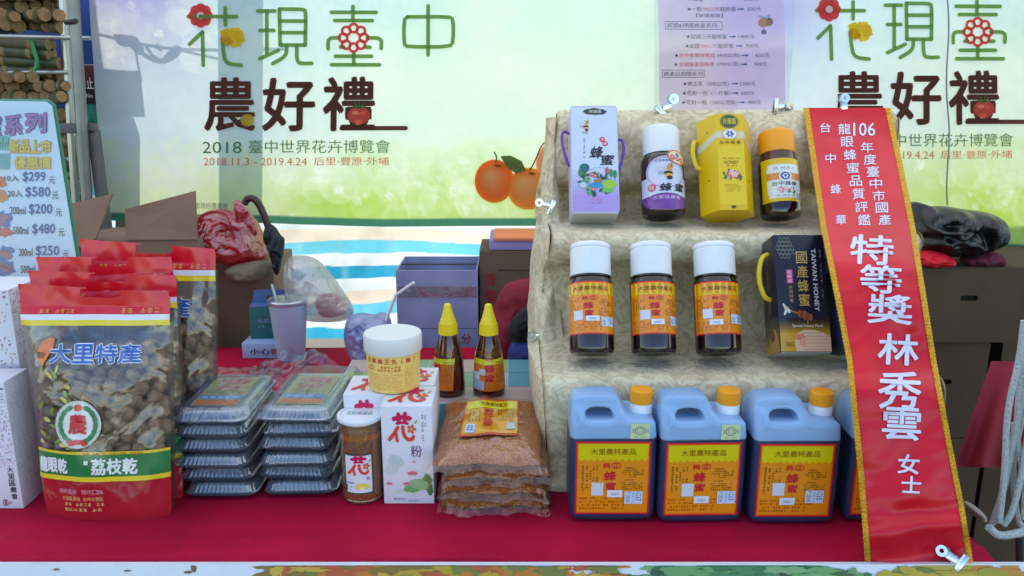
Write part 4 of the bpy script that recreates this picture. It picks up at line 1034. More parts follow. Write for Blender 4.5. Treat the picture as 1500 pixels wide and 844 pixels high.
# ---- food trays
def tray_meshes():
    W, D = .116, .185
    def rr(w, d, r, z, n=5): return [(x, y, z) for x, y in rrect(-w / 2, -d / 2, w / 2, d / 2, r, n)]
    def loft(mb, rings, mi=0, cap=True, ribs=False):
        n = len(rings[0]); k = len(mb.v)
        for r in rings: mb.v += r
        for j in range(len(rings) - 1):
            for i in range(n): mb.f.append((k + j * n + i, k + j * n + (i + 1) % n, k + (j + 1) * n + (i + 1) % n, k + (j + 1) * n + i)); mb.m.append(mi); mb.c.append(None)
        if cap: mb.f.append(tuple(k + (len(rings) - 1) * n + i for i in range(n))); mb.m.append(mi); mb.c.append(None)
    base = MB(); loft(base, [rr(.092, .160, .012, 0), rr(.100, .168, .014, .007), rr(W - .004, D - .004, .018, .0085), rr(W, D, .02, .0075), rr(W, D, .02, .0088), rr(W - .006, D - .006, .018, .0098), rr(.094, .162, .012, .002)])
    lid = MB()
    def side(z, k, w, d):                            # ribbed wall: dense ring, ribs fade to the rim and the top
        P = []; n = 76
        base_ = rrect(-w / 2, -d / 2, w / 2, d / 2, .014, 6)
        per = []; L = 0
        for i in range(len(base_)):
            a, b = Vector(base_[i]), Vector(base_[(i + 1) % len(base_)]); per.append((L, a, b)); L += (b - a).length
        m = 320
        for i in range(m):
            s0 = L * i / m
            for (l0, a, b) in reversed(per):
                if s0 >= l0 - 1e-9: p = a.lerp(b, (s0 - l0) / max(1e-9, (b - a).length)); t = (b - a).normalized(); break
            nn = Vector((t.y, -t.x)); P.append((p.x + nn.x * k * (.5 + .5 * math.sin(i * 2 * math.pi / 4)), p.y + nn.y * k * (.5 + .5 * math.sin(i * 2 * math.pi / 4)), z))
        return P
    loft(lid, [side(.0095, 0, W - .002, D - .002), side(.0102, 0, .108, .177), side(.0115, .0022, .104, .172), side(.019, .0022, .098, .164), side(.0215, 0, .094, .160), side(.0222, 0, .088, .154)])
    food = MB()
    r_ = random.Random(8)
    for i in range(9):                               # row of pale rolls packed side by side, ends toward the viewer
        x = -.038 + .0095 * i
        food.lathe([(.001, -.072), (.0046, -.070), (.0052, -.066), (.0052, .066), (.0046, .070), (.001, .072)], 8, M=Matrix.Translation((x, 0, .0125 + r_.uniform(-.0004, .0004))) @ Matrix.Rotation(R(90), 4, 'X'), mi=(1 if i in (0, 8) and True else 0))
    return base, lid, food
M_food = pm('pale_rice_rolls', (214, 220, 222), .5, var=.15, vs=60); M_green = pm('green_garnish', (60, 130, 90), .5, var=.2, vs=80)
def make_tray(label, loc):
    t = thing('food_tray', label, 'food tray', loc, (0, 0, 0), 'clear food trays in two stacks')
    b, l_, f = tray_meshes(); b.obj('tray_base', BLK, t); l_.obj('lid', FILM2, t); f.obj('rice_rolls', [M_food, M_green], t); return t
ords = ['bottom', 'second from the bottom', 'third from the bottom', 'fourth from the bottom', 'fifth from the bottom', 'top']
proto = None
for si, (nm, pxs, py) in enumerate((('left', (322, 313, 308, 306, 305, 302), 733), ('right', (436, 433, 429, 431, 434, 432), 730))):
    for k in range(6):
        p = atZ(pxs[k] * 1.0, py, .751); z = .7515 + .0243 * k
        fx = atY(pxs[k], py - 24 * k, p.y).x
        loc = (fx, p.y + .0925 + (.004 * math.sin(k * 2.3) if k < 5 else -.002), z)
        lab = '%s clear food tray of the %s stack' % (ords[k], nm) + (' with a printed paper label on its lid' if k == 5 else '')
        if proto is None: proto = t = make_tray(lab, loc)
        else: t = dup(proto, loc, None, lab)
        t.rotation_euler = (0, 0, R(rnd_v := (math.sin(k * 3.1 + si * 1.7) * 2.5)))
        if k == 5:
            ik = Ink(5e-5); ik.rect(0, 0, 100, 140, (176, 166, 120), 0); ik.rect(4, 92, 96, 112, (90, 150, 200), 1); ik.rect(4, 114, 96, 136, (216, 120, 60), 1)
            ik.text('大里農會', 14, 10, 86, 34, (206, 90, 130), .02, 2); ik.text('米食捲', 26, 42, 74, 62, (206, 90, 130), .02, 2)
            for q in range(3): ik.fine(12, 68 + 7 * q, 88, 73 + 7 * q, (110, 110, 90), lay=2, seed=q)
            ik.fine(10, 96, 90, 108, (226, 236, 244), lay=2, seed=9)
            ik.build('paper_label', t, lambda x, y, d: (-.036 + x * .00072, .062 - y * .00088, .0224 + d), INK)
            wr = MB()
            def wf(u, v):
                a = .004 * noise.noise(Vector((u * 6, v * 7, si * 5))); e = max(abs(u - .5), abs(v - .5)) * 2
                return (-.062 + .124 * u + a * 2, -.096 + .215 * v + a, .0262 + abs(a) * .9 - .017 * max(0, e - .86) / .14)
            wr.grid(wf, 44, 60); wr.obj('cling_wrap', FILM, t, sharp=80)
# crumpled spare film behind the stacks
sc = MB()
def crf(u, v):
    a, b = u * 2 - 1, v * 2 - 1; h_ = max(0, 1 - a * a) ** .5
    q = noise.noise(Vector((u * 7, v * 6, 4)))
    return (-.395 + .105 * a + .01 * q, 1.375 + .03 * b + .02 * q, .80 + .105 * v * h_ + .03 * noise.noise(Vector((u * 5, v * 9, 1))) * (1 + b))
sc.grid(crf, 40, 30); tag(sc.obj('plastic_wrap', FILM, sharp=80), 'crumpled clear plastic wrap behind the right stack of trays', 'plastic wrap')

# ---- longan pouches
PL = Plane(1.083, .7515, 8)
YB0 = .7515
PXL = [(415, 26), (445, 30), (560, 46), (690, 60), (757, 70)]; PXR = [(415, 246), (430, 248), (560, 250), (690, 251), (757, 250)]
def pouch_sfn(px, py, d=0.0, k=1.0):
    l_, r_ = interp(PXL, py), interp(PXR, py); u = (px - l_) / (r_ - l_) * 2 - 1; v = (py - 415) / 342.0
    bul = .026 * max(0, 1 - abs(u) ** 2.4) ** .8 * math.sin(max(0, min(1, (v - .10) / .9)) * math.pi * .80) ** .8 if v > .10 else 0
    nz = .0035 * noise.noise(Vector((u * 2.2, v * 5, 1.5))) + .0018 * noise.noise(Vector((u * 6, v * 11, 7)))
    if v < .1: nz += .004 * math.sin(u * 4) * (.1 - v) * 10 * .5
    return PL.px(px, py, (bul + nz) * k + d)
pch = thing('dried_longan_pouch', 'front clear pouch of dried longans with red top, blue lettering and round emblem', 'snack pouch', tuple(PL.px(155, 755)), world=True, group='red-topped pouches of dried longans')
def edge(py): return interp(PXL, py), interp(PXR, py)
def g_(fn_y0, fn_y1, k, d, nu=40, nv=30):
    def f(u, v):
        py = fn_y0 + (fn_y1 - fn_y0) * v; l_, r_ = edge(py); return pouch_sfn(l_ + (r_ - l_) * u, py, d, k)
    return f
# red header with the hand hole
def header(mb, k, d):
    def inside(x, y): return ((x - 148) / 31.0) ** 4 + ((y - 429) / 8.0) ** 4 < 1
    nu, nv = 90, 26
    k0 = len(mb.v); ok = {}
    for j in range(nv + 1):
        for i in range(nu + 1):
            py = 416 + 46 * j / nv; l_, r_ = edge(py); px = l_ + (r_ - l_) * i / nu
            py2 = py + 12 * (i / nu) * (1 - j / nv); mb.v.append(tuple(pouch_sfn(px, py2, d, k))); ok[(i, j)] = inside(px, py2)
    for j in range(nv):
        for i in range(nu):
            if sum(ok[q] for q in ((i, j), (i + 1, j), (i, j + 1), (i + 1, j + 1))) >= 3: continue
            a = k0 + j * (nu + 1) + i; mb.f.append((a, a + 1, a + nu + 2, a + nu + 1)); mb.m.append(0); mb.c.append(None)
M_foil = pm('red_pouch_foil', (214, 8, 34), .28, spec=.5, coat=.25, bump=.4, bs=12)
mb = MB(); header(mb, 1, 0); header(mb, .6, -.0015); mb.obj('red_header', M_foil, pch, sharp=80)
MB().grid(g_(690, 757, 1, 0), 40, 20).obj('red_foot', M_foil, pch, sharp=80)
MB().grid(g_(461, 757, 1, 0.0008), 60, 90).obj('clear_window', FILM, pch, sharp=80)
M_bk = film_mat('pouch_back_film', haze=.55, gloss=.1, rough=.3, bump=.8, bs=14, hazecol=(120, 118, 110))
MB().grid(g_(461, 757, -.9, -.014), 30, 50).obj('back_film', M_bk, pch, sharp=80)
M_lon = pm('dried_longan_shell', (168, 134, 104), .65, var=.25, vs=60, bump=.5, bs=500, col2=(110, 80, 58))
def ico(r, sub, seed):
    bm = bmesh.new(); bmesh.ops.create_icosphere(bm, subdivisions=sub, radius=r)
    for v in bm.verts: v.co *= 1 + .05 * noise.noise(v.co * 90 + Vector((seed, 0, 0)))
    vv = [v.co.copy() for v in bm.verts]; ff = [[q.index for q in f.verts] for f in bm.faces]; bm.free(); return vv, ff
lm = []
for s_i in range(3):
    v, f = ico(.0115, 2, s_i * 7); o = MB().add(v, f).obj('dried_longan', M_lon); lm.append(o.data); bpy.data.objects.remove(o)
r_ = random.Random(21); cnt = 0
for layer in range(2):
    for row in range(13):
        for c_ in range(10):
            py = 512 + row * 18 + r_.uniform(-3, 3) + layer * 9; l_, r2 = edge(py); px = l_ + 14 + c_ * 23 + (11 if row % 2 else 0) + r_.uniform(-3, 3) + layer * 8
            if px > r2 - 12 or py > 742: continue
            u = (px - l_) / (r2 - l_) * 2 - 1
            p = pouch_sfn(px, py, -.0135 - layer * .013 - r_.uniform(0, .003), 1)
            o = bpy.data.objects.new('dried_longan', lm[cnt % 3]); C.objects.link(o); o.parent = pch; o.location = p - pch.location
            o.rotation_euler = (r_.uniform(0, 6), r_.uniform(0, 6), r_.uniform(0, 6)); sc_ = r_.uniform(.85, 1.08); o.scale = (sc_, sc_, sc_ * r_.uniform(.9, 1)); cnt += 1
        if layer == 1 and row > 9: break
ik = Ink(1.1e-4, 12)
def band(y0, y1, c, lay=0):
    n = int((y1 - y0) / 6) + 1
    for i in range(26):
        for j in range(n):
            ya, yb = y0 + (y1 - y0) * j / n, y0 + (y1 - y0) * (j + 1) / n
            P = []
            for (uu, yy) in ((i / 26, ya), ((i + 1) / 26, ya), ((i + 1) / 26, yb), (i / 26, yb)):
                l_, r2 = edge(yy); P.append((l_ + (r2 - l_) * uu, yy))
            ik.v += [(a, b, lay * 3.3e-4) for a, b in P]; k = len(ik.v) - 4; ik.f.append((k, k + 1, k + 2, k + 3)); ik.c.append(c)
band(460, 468, (232, 232, 240)); band(468, 476, (236, 214, 30))
band(654, 658, (226, 200, 40)); band(658, 690, (24, 120, 62)); band(690, 697, (238, 212, 40), 1); 
def T2(s, x0, y0, x1, y1, c, **k):
    for i, ch in enumerate(s):
        w_ = (x1 - x0) / len(s); ik.text(ch, x0 + w_ * (i + .04), y0, x0 + w_ * (i + .96), y1, c, **k)
T2('大里特產', 82, 502, 214, 528, (236, 240, 248), bold=.03, lay=4, fat=1.4); T2('大里特產', 82, 502, 214, 528, (40, 96, 190), bold=.02, lay=6, fat=.3)
ik.poly([(62, 512), (68, 499), (80, 492), (88, 494), (86, 508), (78, 522), (70, 534), (64, 526)], (230, 120, 40), 4); ik.text('農特', 61, 513, 74, 522, (60, 40, 30), .02, 6)
r_ = random.Random(77)
for i in range(26):
    ik.ell(r_.uniform(66, 118), r_.uniform(535, 648), r_.uniform(4, 9), r_.uniform(1.6, 3.4), r_.choice([(130, 150, 60), (196, 186, 70), (90, 130, 60), (210, 200, 110)]), 1 + i % 2, 10, rot=r_.uniform(0, 180))
ik.ell(128, 615, 34, 34, (226, 232, 226), 3, 36, 3); ik.ring(128, 615, 34, 34, 3, (206, 214, 206), 5)
for s in (-1, 1):
    for i in range(7):
        a = R(90 + s * (28 + i * 20)); ik.ell(128 + 26 * math.cos(a), 615 + 26 * math.sin(a), 7, 3.6, (30, 130, 80), 5, 12, rot=math.degrees(a) + 90)
for i in range(3): ik.blob(128 + (i - 1) * 9, 640 + abs(i - 1), 6, 4, (214, 50, 60), 7, i)
ik.ell(128, 591, 6, 5, (214, 70, 60), 7, 14); ik.text('農', 115, 601, 141, 628, (206, 24, 50), bold=.03, lay=7, fat=.5)
T2('龍眼乾', 62, 665, 112, 686, (236, 238, 236), bold=.025, lay=3, fat=.4); T2('荔枝乾', 148, 664, 212, 686, (236, 238, 236), bold=.025, lay=3, fat=.4)
ik.rect(138, 666, 144, 672, (230, 230, 230), 3); ik.fine(136, 655, 220, 659, (190, 90, 40), lay=3)
T2('傳統風味', 96, 709, 125, 716, (240, 170, 180), lay=3); T2('現代口味', 132, 709, 164, 716, (240, 170, 180), lay=3)
T2('大里區農會', 100, 720, 130, 726, (250, 190, 120), lay=3); T2('台中大里區', 134, 720, 163, 726, (250, 190, 120), lay=3); ik.fine(104, 729, 164, 734, (250, 190, 120), lay=3); ik.text('電話 04', 104, 737, 124, 742, (250, 200, 130), lay=3); ik.fine(126, 737, 160, 742, (250, 200, 130), lay=3)
ik.fine(60, 452, 120, 458, (236, 150, 60), lay=3); ik.fine(180, 450, 236, 458, (236, 150, 60), lay=3)
ik.build('front_print', pch, lambda x, y, d: pouch_sfn(x, y, d + .0012, 1), INKF)
for i, (dx, dy, dz, lab) in enumerate(((-.004, .052, .004, 'second pouch of dried longans, directly behind the front pouch'), (-.010, .100, .012, 'third pouch of dried longans, its red top tilted, behind the second pouch'), (.006, .160, .010, 'rearmost pouch of dried longans, its whole red top with hand hole showing'))):
    c = dup(pch, None, None, lab); c.scale = (1, 1, (1.03, 1.075, 1.10)[i]); c.location = pch.location + Vector((dx, dy, 0.0004)); c.rotation_euler = (0, R((-1.0, -4.0, 1)[i]), R((2, -3, 1)[i]))

# ---- white cartons with red dots, left edge
M_wc = pm('white_card', (222, 222, 230), .5, var=.02)
def dotted(label, xr, py_b, py_t, Yf, w_, D, kind, yaw=0):
    xe = atY(xr, (py_b + py_t) / 2, Yf).x; zt = atY(xr, py_t, Yf).z; H = zt - .7515
    t = thing('gift_carton', label, 'carton', (xe - w_ / 2, Yf + D / 2, .7515), (0, 0, R(yaw)))
    MB().box((0, 0, H / 2), (w_, D, H), bev=.001).obj('carton_body', M_wc, t)
    ik = Ink(5e-5); r_ = random.Random(kind)
    MAR = (120, 20, 60)
    if kind == 1:
        for i in range(520):
            y = r_.uniform(0, 100); 
            if 22 < y and r_.random() < .75: continue
            x = r_.uniform(2, 98) if y < 22 else r_.uniform(78, 98); ik.blob(x, y, .9, .5, (r_.choice([(190, 120, 130), (150, 90, 100), (200, 160, 130)])), 1 + i % 3, i, .4, 6)
        ik.rect(20, 24, 66, 56, MAR, 1); ik.fine(52, 30, 60, 50, (200, 150, 170), lay=2, vert=True); ik.ell(84, 66, 5, 3, (170, 40, 60), 2); 
    else:
        for i in range(420):
            y = r_.uniform(6, 66); ik.blob(r_.uniform(2, 98), y, 1.2, .5, (r_.choice([(196, 150, 160), (160, 120, 130)])), 1 + i % 3, i, .4, 6)
        ik.rect(2, 4.5, 98, 5.5, MAR, 2)
        for i, c in enumerate('大里區農會'): ik.text(c, 78, 66 + i * 5.4, 92, 70.6 + i * 5.4, (40, 30, 40), .01, 2)
        ik.ring(64, 95, 6, 2.6, 1, MAR, 2); ik.ell(64, 95, 2.4, 1, MAR, 2); ik.fine(71, 94, 81, 96, MAR, lay=2, n=3)
    ik.build('front_print', t, flatmap(affine(0, 0, 100, 100, -w_ / 2, H, w_ / 2, 0), -D / 2))
    ik = Ink(5e-5)
    for i in range(260): ik.blob(r_.uniform(2, 98), r_.uniform(0, 36 if kind == 1 else 100), 1.0, .5, (190, 130, 140), 1, i, .4, 6)
    ik.build('side_print', t, lambda x, y, d: (w_ / 2 + d, -D / 2 + x / 100 * D, H - y / 100 * H))
    return t
dotted('tall white gift carton with red dots and maroon panel, behind the smaller white carton', 34, 712, 425, 1.18, .12, .09, 1)
dotted('small white gift carton with vertical black characters at the left edge of the table', 20, 748, 560, 1.10, .07, .06, 2)

# ---- pollen jar, pollen cartons, royal jelly tub
def pollen_mat(name, sc):
    m, n, l, b = nodes_of(name); tc = n.new('ShaderNodeTexCoord'); v = n.new('ShaderNodeTexVoronoi'); v.inputs['Scale'].default_value = sc
    l.new(tc.outputs['Object'], v.inputs['Vector']); rp = n.new('ShaderNodeValToRGB'); e = rp.color_ramp.elements
    e[0].color = lin((132, 66, 18)); e[1].color = lin((206, 134, 46)); e.new(.5).color = lin((176, 94, 28))
    sp = n.new('ShaderNodeSeparateColor'); l.new(v.outputs['Color'], sp.inputs[0]); l.new(sp.outputs[0], rp.inputs[0])
    n2 = n.new('ShaderNodeTexNoise'); n2.inputs['Scale'].default_value = 12; l.new(tc.outputs['Object'], n2.inputs[0])
    mx = n.new('ShaderNodeMix'); mx.data_type = 'RGBA'; mx.blend_type = 'OVERLAY'; mx.inputs[0].default_value = .4; l.new(rp.outputs[0], mx.inputs[6]); l.new(n2.outputs[0], mx.inputs[7])
    l.new(mx.outputs[2], b.inputs['Base Color']); bp = n.new('ShaderNodeBump'); bp.invert = True; bp.inputs['Strength'].default_value = 1; bp.inputs['Distance'].default_value = .0015
    l.new(v.outputs['Distance'], bp.inputs['Height']); l.new(bp.outputs[0], b.inputs['Normal']); b.inputs['Roughness'].default_value = .75; return m
M_pol = pollen_mat('pollen_granules', 620)
def hua(ik, cx, cy_, s, lay=4):
    """brush drawn flower character in magenta and orange"""
    M1, O1 = (214, 24, 90), (226, 70, 50)
    k = s / 100.0; P = lambda *a: [(cx + x * k, cy_ + y * k) for x, y in a]
    ik.stroke(P((-34, -40), (0, -48), (36, -42)), 18 * k, M1, lay); ik.stroke(P((-14, -58), (-12, -26)), 17 * k, M1, lay + 1); ik.stroke(P((16, -60), (14, -28)), 17 * k, M1, lay + 2)
    ik.stroke(P((-22, -22), (0, -26), (26, -22)), 10 * k, M1, lay)
    ik.stroke(P((-18, -6), (-34, 16), (-56, 40)), 15 * k, O1, lay + 1); ik.stroke(P((-28, 8), (-24, 36), (-22, 46)), 13 * k, O1, lay + 2)
    ik.stroke(P((4, -8), (6, 22), (24, 42), (44, 40), (50, 30)), 15 * k, O1, lay + 1)
    for i in range(5): ik.ell(cx + (42 + 13 * math.cos(R(72 * i))) * k, cy_ + (0 + 12 * math.sin(R(72 * i))) * k, 8 * k, 6 * k, (232, 90, 40), lay + 3, 10, rot=72 * i)
    ik.ell(cx + 42 * k, cy_, 4 * k, 4 * k, (240, 210, 60), lay + 4, 8); ik.stroke(P((58, -24), (66, -34)), 6 * k, (150, 170, 60), lay + 3)
def pollen_box(label, px, py, W=.0765, D=.083, H=.160, z0=.7515, mesh_src=None, Yf=None):
    p = atZ(px, py, z0) if Yf is None else Vector((atY(px, py, Yf).x, Yf, z0))
    t = thing('pollen_carton', label, 'carton', (p.x, p.y + D / 2, z0), (0, 0, 0), 'white bee pollen cartons')
    MB().box((0, 0, H / 2), (W, D, H), bev=.0012).obj('carton_body', M_wc, t)
    ik = Ink(5e-5); hua(ik, 388, 340, 118)
    ik.text('粉', 430, 416, 488, 470, (110, 40, 110), .0, 4); ik.fine(490, 272, 500, 400, (110, 110, 120), lay=3, vert=True); ik.fine(506, 276, 514, 330, (110, 110, 120), lay=3, vert=True)
    r_ = random.Random(6)
    for (x, y, a, b, c) in ((350, 490, 40, 26, (196, 212, 206)), (325, 530, 34, 24, (206, 218, 212)), (400, 640, 60, 20, (206, 220, 200)), (470, 600, 50, 26, (150, 186, 130)), (510, 590, 30, 34, (96, 150, 86)), (430, 622, 40, 20, (120, 170, 100)), (525, 625, 18, 26, (60, 120, 60)), (380, 655, 46, 14, (216, 222, 230))):
        ik.blob(x, y, a, b, c, 1 + (int(x) % 3), int(x), .25)
    for (x, y, s) in ((435, 548, 26), (312, 597, 16), (402, 597, 18), (446, 492, 9)):
        for i in range(5): ik.ell(x + (i - 2) * s * .35, y - 3 + abs(i - 2) * 2, s * .22, s * .42, (226, 120, 140), 5 + i % 3, 10, rot=(i - 2) * 24)
    ik.stroke([(522, 620), (516, 580), (520, 560)], 4, (196, 60, 40), 6)
    ik.fine(330, 664, 400, 676, (150, 150, 170), lay=4, seed=5); ik.fine(410, 672, 470, 684, (150, 150, 170), lay=4, seed=6)
    ik.build('front_print', t, flatmap(affine(280, 235, 545, 695, -W / 2, H, W / 2, 0), -D / 2))
    ik = Ink(5e-5); hua(ik, 50, 52, 62); ik.text('粉', 72, 60, 84, 74, (110, 40, 110), 0, 4)
    ik.build('top_print', t, lambda x, y, d: (-W / 2 + x / 100 * W, D / 2 - y / 100 * D, H + d)); return t
pb = pollen_box('white bee pollen carton with magenta flower character, in front beside the pollen jar', 599.5, 738)
dup(pb, (atY(541, 600, 1.17).x, 1.163 + .0415, .7515), None, 'white bee pollen carton behind the pollen jar and under the tub')
dup(pb, (atY(607, 575, 1.25).x, 1.202 + .0415, .7515), None, 'white bee pollen carton behind the front carton, under the right of the tub')

def pollen_jar():
    p = atZ(527, 741, .7515); r = .0325; H = .138
    t = thing('pollen_jar', 'clear jar of orange bee pollen with white lid and flower label', 'jar', (p.x, p.y + r, .7515))
    MB().lathe([(.001, .002), (r - .003, .002), (r - .002, .004), (r - .002, .124), (0, .127)], 40, cap0=False, cap1=False).obj('pollen', M_pol, t)
    MB().lathe([(r - .003, 0), (r, .002), (r, .006), (r - .0008, .0075), (r, .009), (r, .128), (r - .001, .131)], 48, cap0=True, cap1=False).obj('clear_wall', film_mat('clear_jar_plastic', haze=.04, gloss=.10, rough=.05, bump=.02), t)
    MB().lathe([(r + .0015, .131), (r + .002, .132), (r + .002, .1365), (r + .001, .138), (r - .003, .138), (r - .0035, .1372), (0, .1372)], 48, cap0=False, cap1=False).obj('white_lid', M_cap, t)
    MB().lathe([(r + .0005, .105), (r + .0006, .114)], 48, cap0=False, cap1=False).obj('yellow_band', film_mat('amber_tape', haze=.6, gloss=.15, rough=.1, bump=.1, hazecol=(232, 160, 20), tint=(250, 200, 60)), t)
    ik = Ink(5e-5, 12); ik.rect(90, 430, 240, 640, (30, 96, 60), 0); ik.rect(97, 437, 234, 632, (230, 232, 238), 1); hua(ik, 168, 492, 92, 3)
    ik.poly([(97, 632), (97, 590), (130, 600), (170, 612), (234, 600), (234, 632)], (60, 130, 70), 2); ik.ell(120, 580, 24, 6, (150, 170, 210), 2, 12)
    for i in range(7): ik.ell(182 + 22 * math.cos(R(i * 30 + 180)), 604 + 12 * math.sin(R(i * 30 + 180)), 14, 8, (240, 220, 90), 4 + i % 3, 12, rot=i * 30)
    ik.ell(182, 606, 12, 8, (250, 240, 190), 8, 12); ik.text('粉', 206, 548, 222, 566, (110, 40, 110), 0, 4)
    ik.build('front_label', t, cylmap(affine(90, 430, 240, 640, -.0225, .0845, .0225, .019), r), INKG)
    ik = Ink(5e-5); ik.text('花粉蜂產品', -20, -8, 20, 6, (120, 160, 170), 0, 1); ik.ring(0, 0, 29, 29, .8, (190, 206, 214), 1)
    ik.build('lid_print', t, lambda x, y, d: (x / 1000, -y / 1000, .1372 + d))
pollen_jar()

def jelly_tub():
    r = .0420; t = thing('royal_jelly_tub', 'frosted round tub of cream royal jelly with red printing, standing on the pollen cartons', 'tub', (atY(576, 540, 1.19).x, 1.196, .9125))
    MB().lathe([(.030, .001), (.036, 0), (.039, .002), (.0405, .006), (r, .060), (r, .066)], 56).obj('tub_body', pm('creamy_plastic', (244, 208, 116), .35, var=.06, vs=14, sss=.25), t)
    MB().lathe([(.0445, .062), (.0452, .063), (.0452, .086), (.0440, .089), (.0425, .0895), (.0415, .0885), (.0, .0885)], 64, cap0=False, cap1=False).obj('frosted_lid', pm('frosted_lid_plastic', (224, 224, 220), .4, var=.03, sss=.3), t)
    ik = Ink(5e-5, 20); RD = (206, 74, 40)
    for i, c in enumerate('生鮮蜂王乳(糖)'): ik.text(c, -70 + i * 19 + (6 if c in '()' else 0), 0, -70 + i * 19 + (10 if c in '()' else 14), 14, RD, .02, 2)
    for (x0, x1) in ((-72, -44), (-34, 30)):
        for q in (20, 29): ik.fine(x0, q, x1, q + 7, RD, lay=2, seed=q)
    for i in range(7): ik.fine(-74, 44 + 7 * i, 32 - 5 * (i % 3), 47.5 + 7 * i, (216, 130, 80), lay=2, seed=i)
    for i in range(10): ik.fine(40, 24 + 6 * i, 68, 27.5 + 6 * i, (216, 150, 90), lay=2, seed=i + 30)
    ik.build('red_print', t, cylmap(lambda x, y: (x * .00058, .058 - y * .00056), lambda z: .0405 + (z - .006) / .054 * .0015 + .0003), INK)
jelly_tub()

# ---- squeeze bottles on a low pastel carton
lc = thing('pastel_carton', 'low pastel patchwork carton under the squeeze bottles', 'carton', (atY(640, 560, 1.4).x, 1.43, .7515))
MB().box((0, 0, .042), (.37, .23, .084), bev=.002).obj('carton_body', pm('pastel_card', (196, 196, 206), .6), lc)
ik = Ink(5e-5); r_ = random.Random(31); PC = [(230, 190, 180), (60, 170, 200), (140, 200, 140), (230, 210, 180), (190, 150, 200), (110, 190, 210), (220, 220, 230), (170, 210, 110)]
for i in range(7):
    for j in range(3): ik.rect(i * 14.3 + .2, j * 33.3 + .4, i * 14.3 + 14, j * 33.3 + 33, mixc(r_.choice(PC), (90, 90, 110), .35), 1)
ik.build('patchwork_print', lc, lambda x, y, d: (-.183 + x * .00366, .113 - y * .00226, .084 + d))
ik = Ink(5e-5)
for i in range(12): ik.rect(i * 8.33 + .2, 2, i * 8.33 + 8.1, 98, r_.choice(PC), 1)
ik.build('front_print', lc, flatmap(affine(0, 0, 100, 100, -.183, .083, .183, .001), -.115))
def squeeze(label, px, Y, rot, z=.836):
    t = thing('squeeze_bottle', label, 'squeeze bottle', (atY(px, 520, Y).x, Y, z), (0, 0, R(rot)), 'yellow-capped squeeze bottles of honey')
    MB().lathe([(.020, .002), (.0265, 0), (.0285, .003), (.029, .010), (.0285, .030), (.026, .062), (.0215, .088), (.0165, .108), (.0145, .114)], 40).obj('amber_bottle', M_amber, t)
    n = 48
    cb = MB(); cb.grid(lambda u, v: ((.0168 - .001 * v + (.0005 if int(u * 48) % 2 else 0)) * math.cos(u * 6.28318), (.0168 - .001 * v + (.0005 if int(u * 48) % 2 else 0)) * math.sin(u * 6.28318), .112 + .019 * v), 96, 2, cu=True)
    cb.lathe([(.0155, .131), (.0140, .134), (.0135, .137), (.0120, .140), (.0072, .158), (.0062, .164), (.0055, .1655), (.0042, .1662), (0, .1662)], 32, cap0=False, cap1=False)
    cb.obj('yellow_cap', pm('yellow_cap_plastic', (232, 206, 6), .35, var=.04), t)
    rz = lambda z_: interp([(0, .0285), (.010, .029), (.030, .0285), (.062, .026), (.088, .0215), (.11, .016)], z_) + .0004
    ik = Ink(5e-5, 10)
    ik.rect(-50, 30, 50, 100, (222, 120, 24), 0)
    ik.poly([(-50, 30), (-50, 14), (-30, 4), (0, 0), (26, 4), (44, 12), (50, 30)], (214, 206, 20), 0); ik.rect(-50, 26, 50, 38, (214, 206, 20), 1)
    ik.text('大里農特產品', -36, 8, 34, 17, (150, 90, 20), .01, 3); ik.text('純正', -8, 22, 12, 30, RED_, .02, 3)
    ik.text('蜂', -9, 38, 15, 56, RED_, .02, 3, fat=.5); ik.text('蜜', -9, 60, 15, 77, RED_, .02, 3, fat=.5)
    for i in range(9): ik.fine(20, 32 + 5.5 * i, 46, 35.5 + 5.5 * i, (120, 60, 20), lay=3, seed=i)
    ik.rect(-46, 56, -24, 74, (206, 214, 236), 3); ik.rect(-46, 76, -12, 97, (190, 210, 236), 3); ik.rect(-24, 48, -8, 62, (206, 210, 226), 4)
    for i in range(4): ik.fine(-44, 78 + 4.5 * i, -14, 81 + 4.5 * i, (80, 120, 190), lay=5, seed=i)
    ik.build('front_label', t, cylmap(affine(-50, 0, 50, 100, -.034, .092, .034, .014), rz), INKG); return t
sq = squeeze('squeeze honey bottle with yellow cap, right of the two, its label facing front', 716, 1.36, 0)
dup(sq, (atY(657, 520, 1.362).x, 1.362, .836), (0, 0, R(-48)), 'squeeze honey bottle with yellow cap, left of the two, label turned sideways')

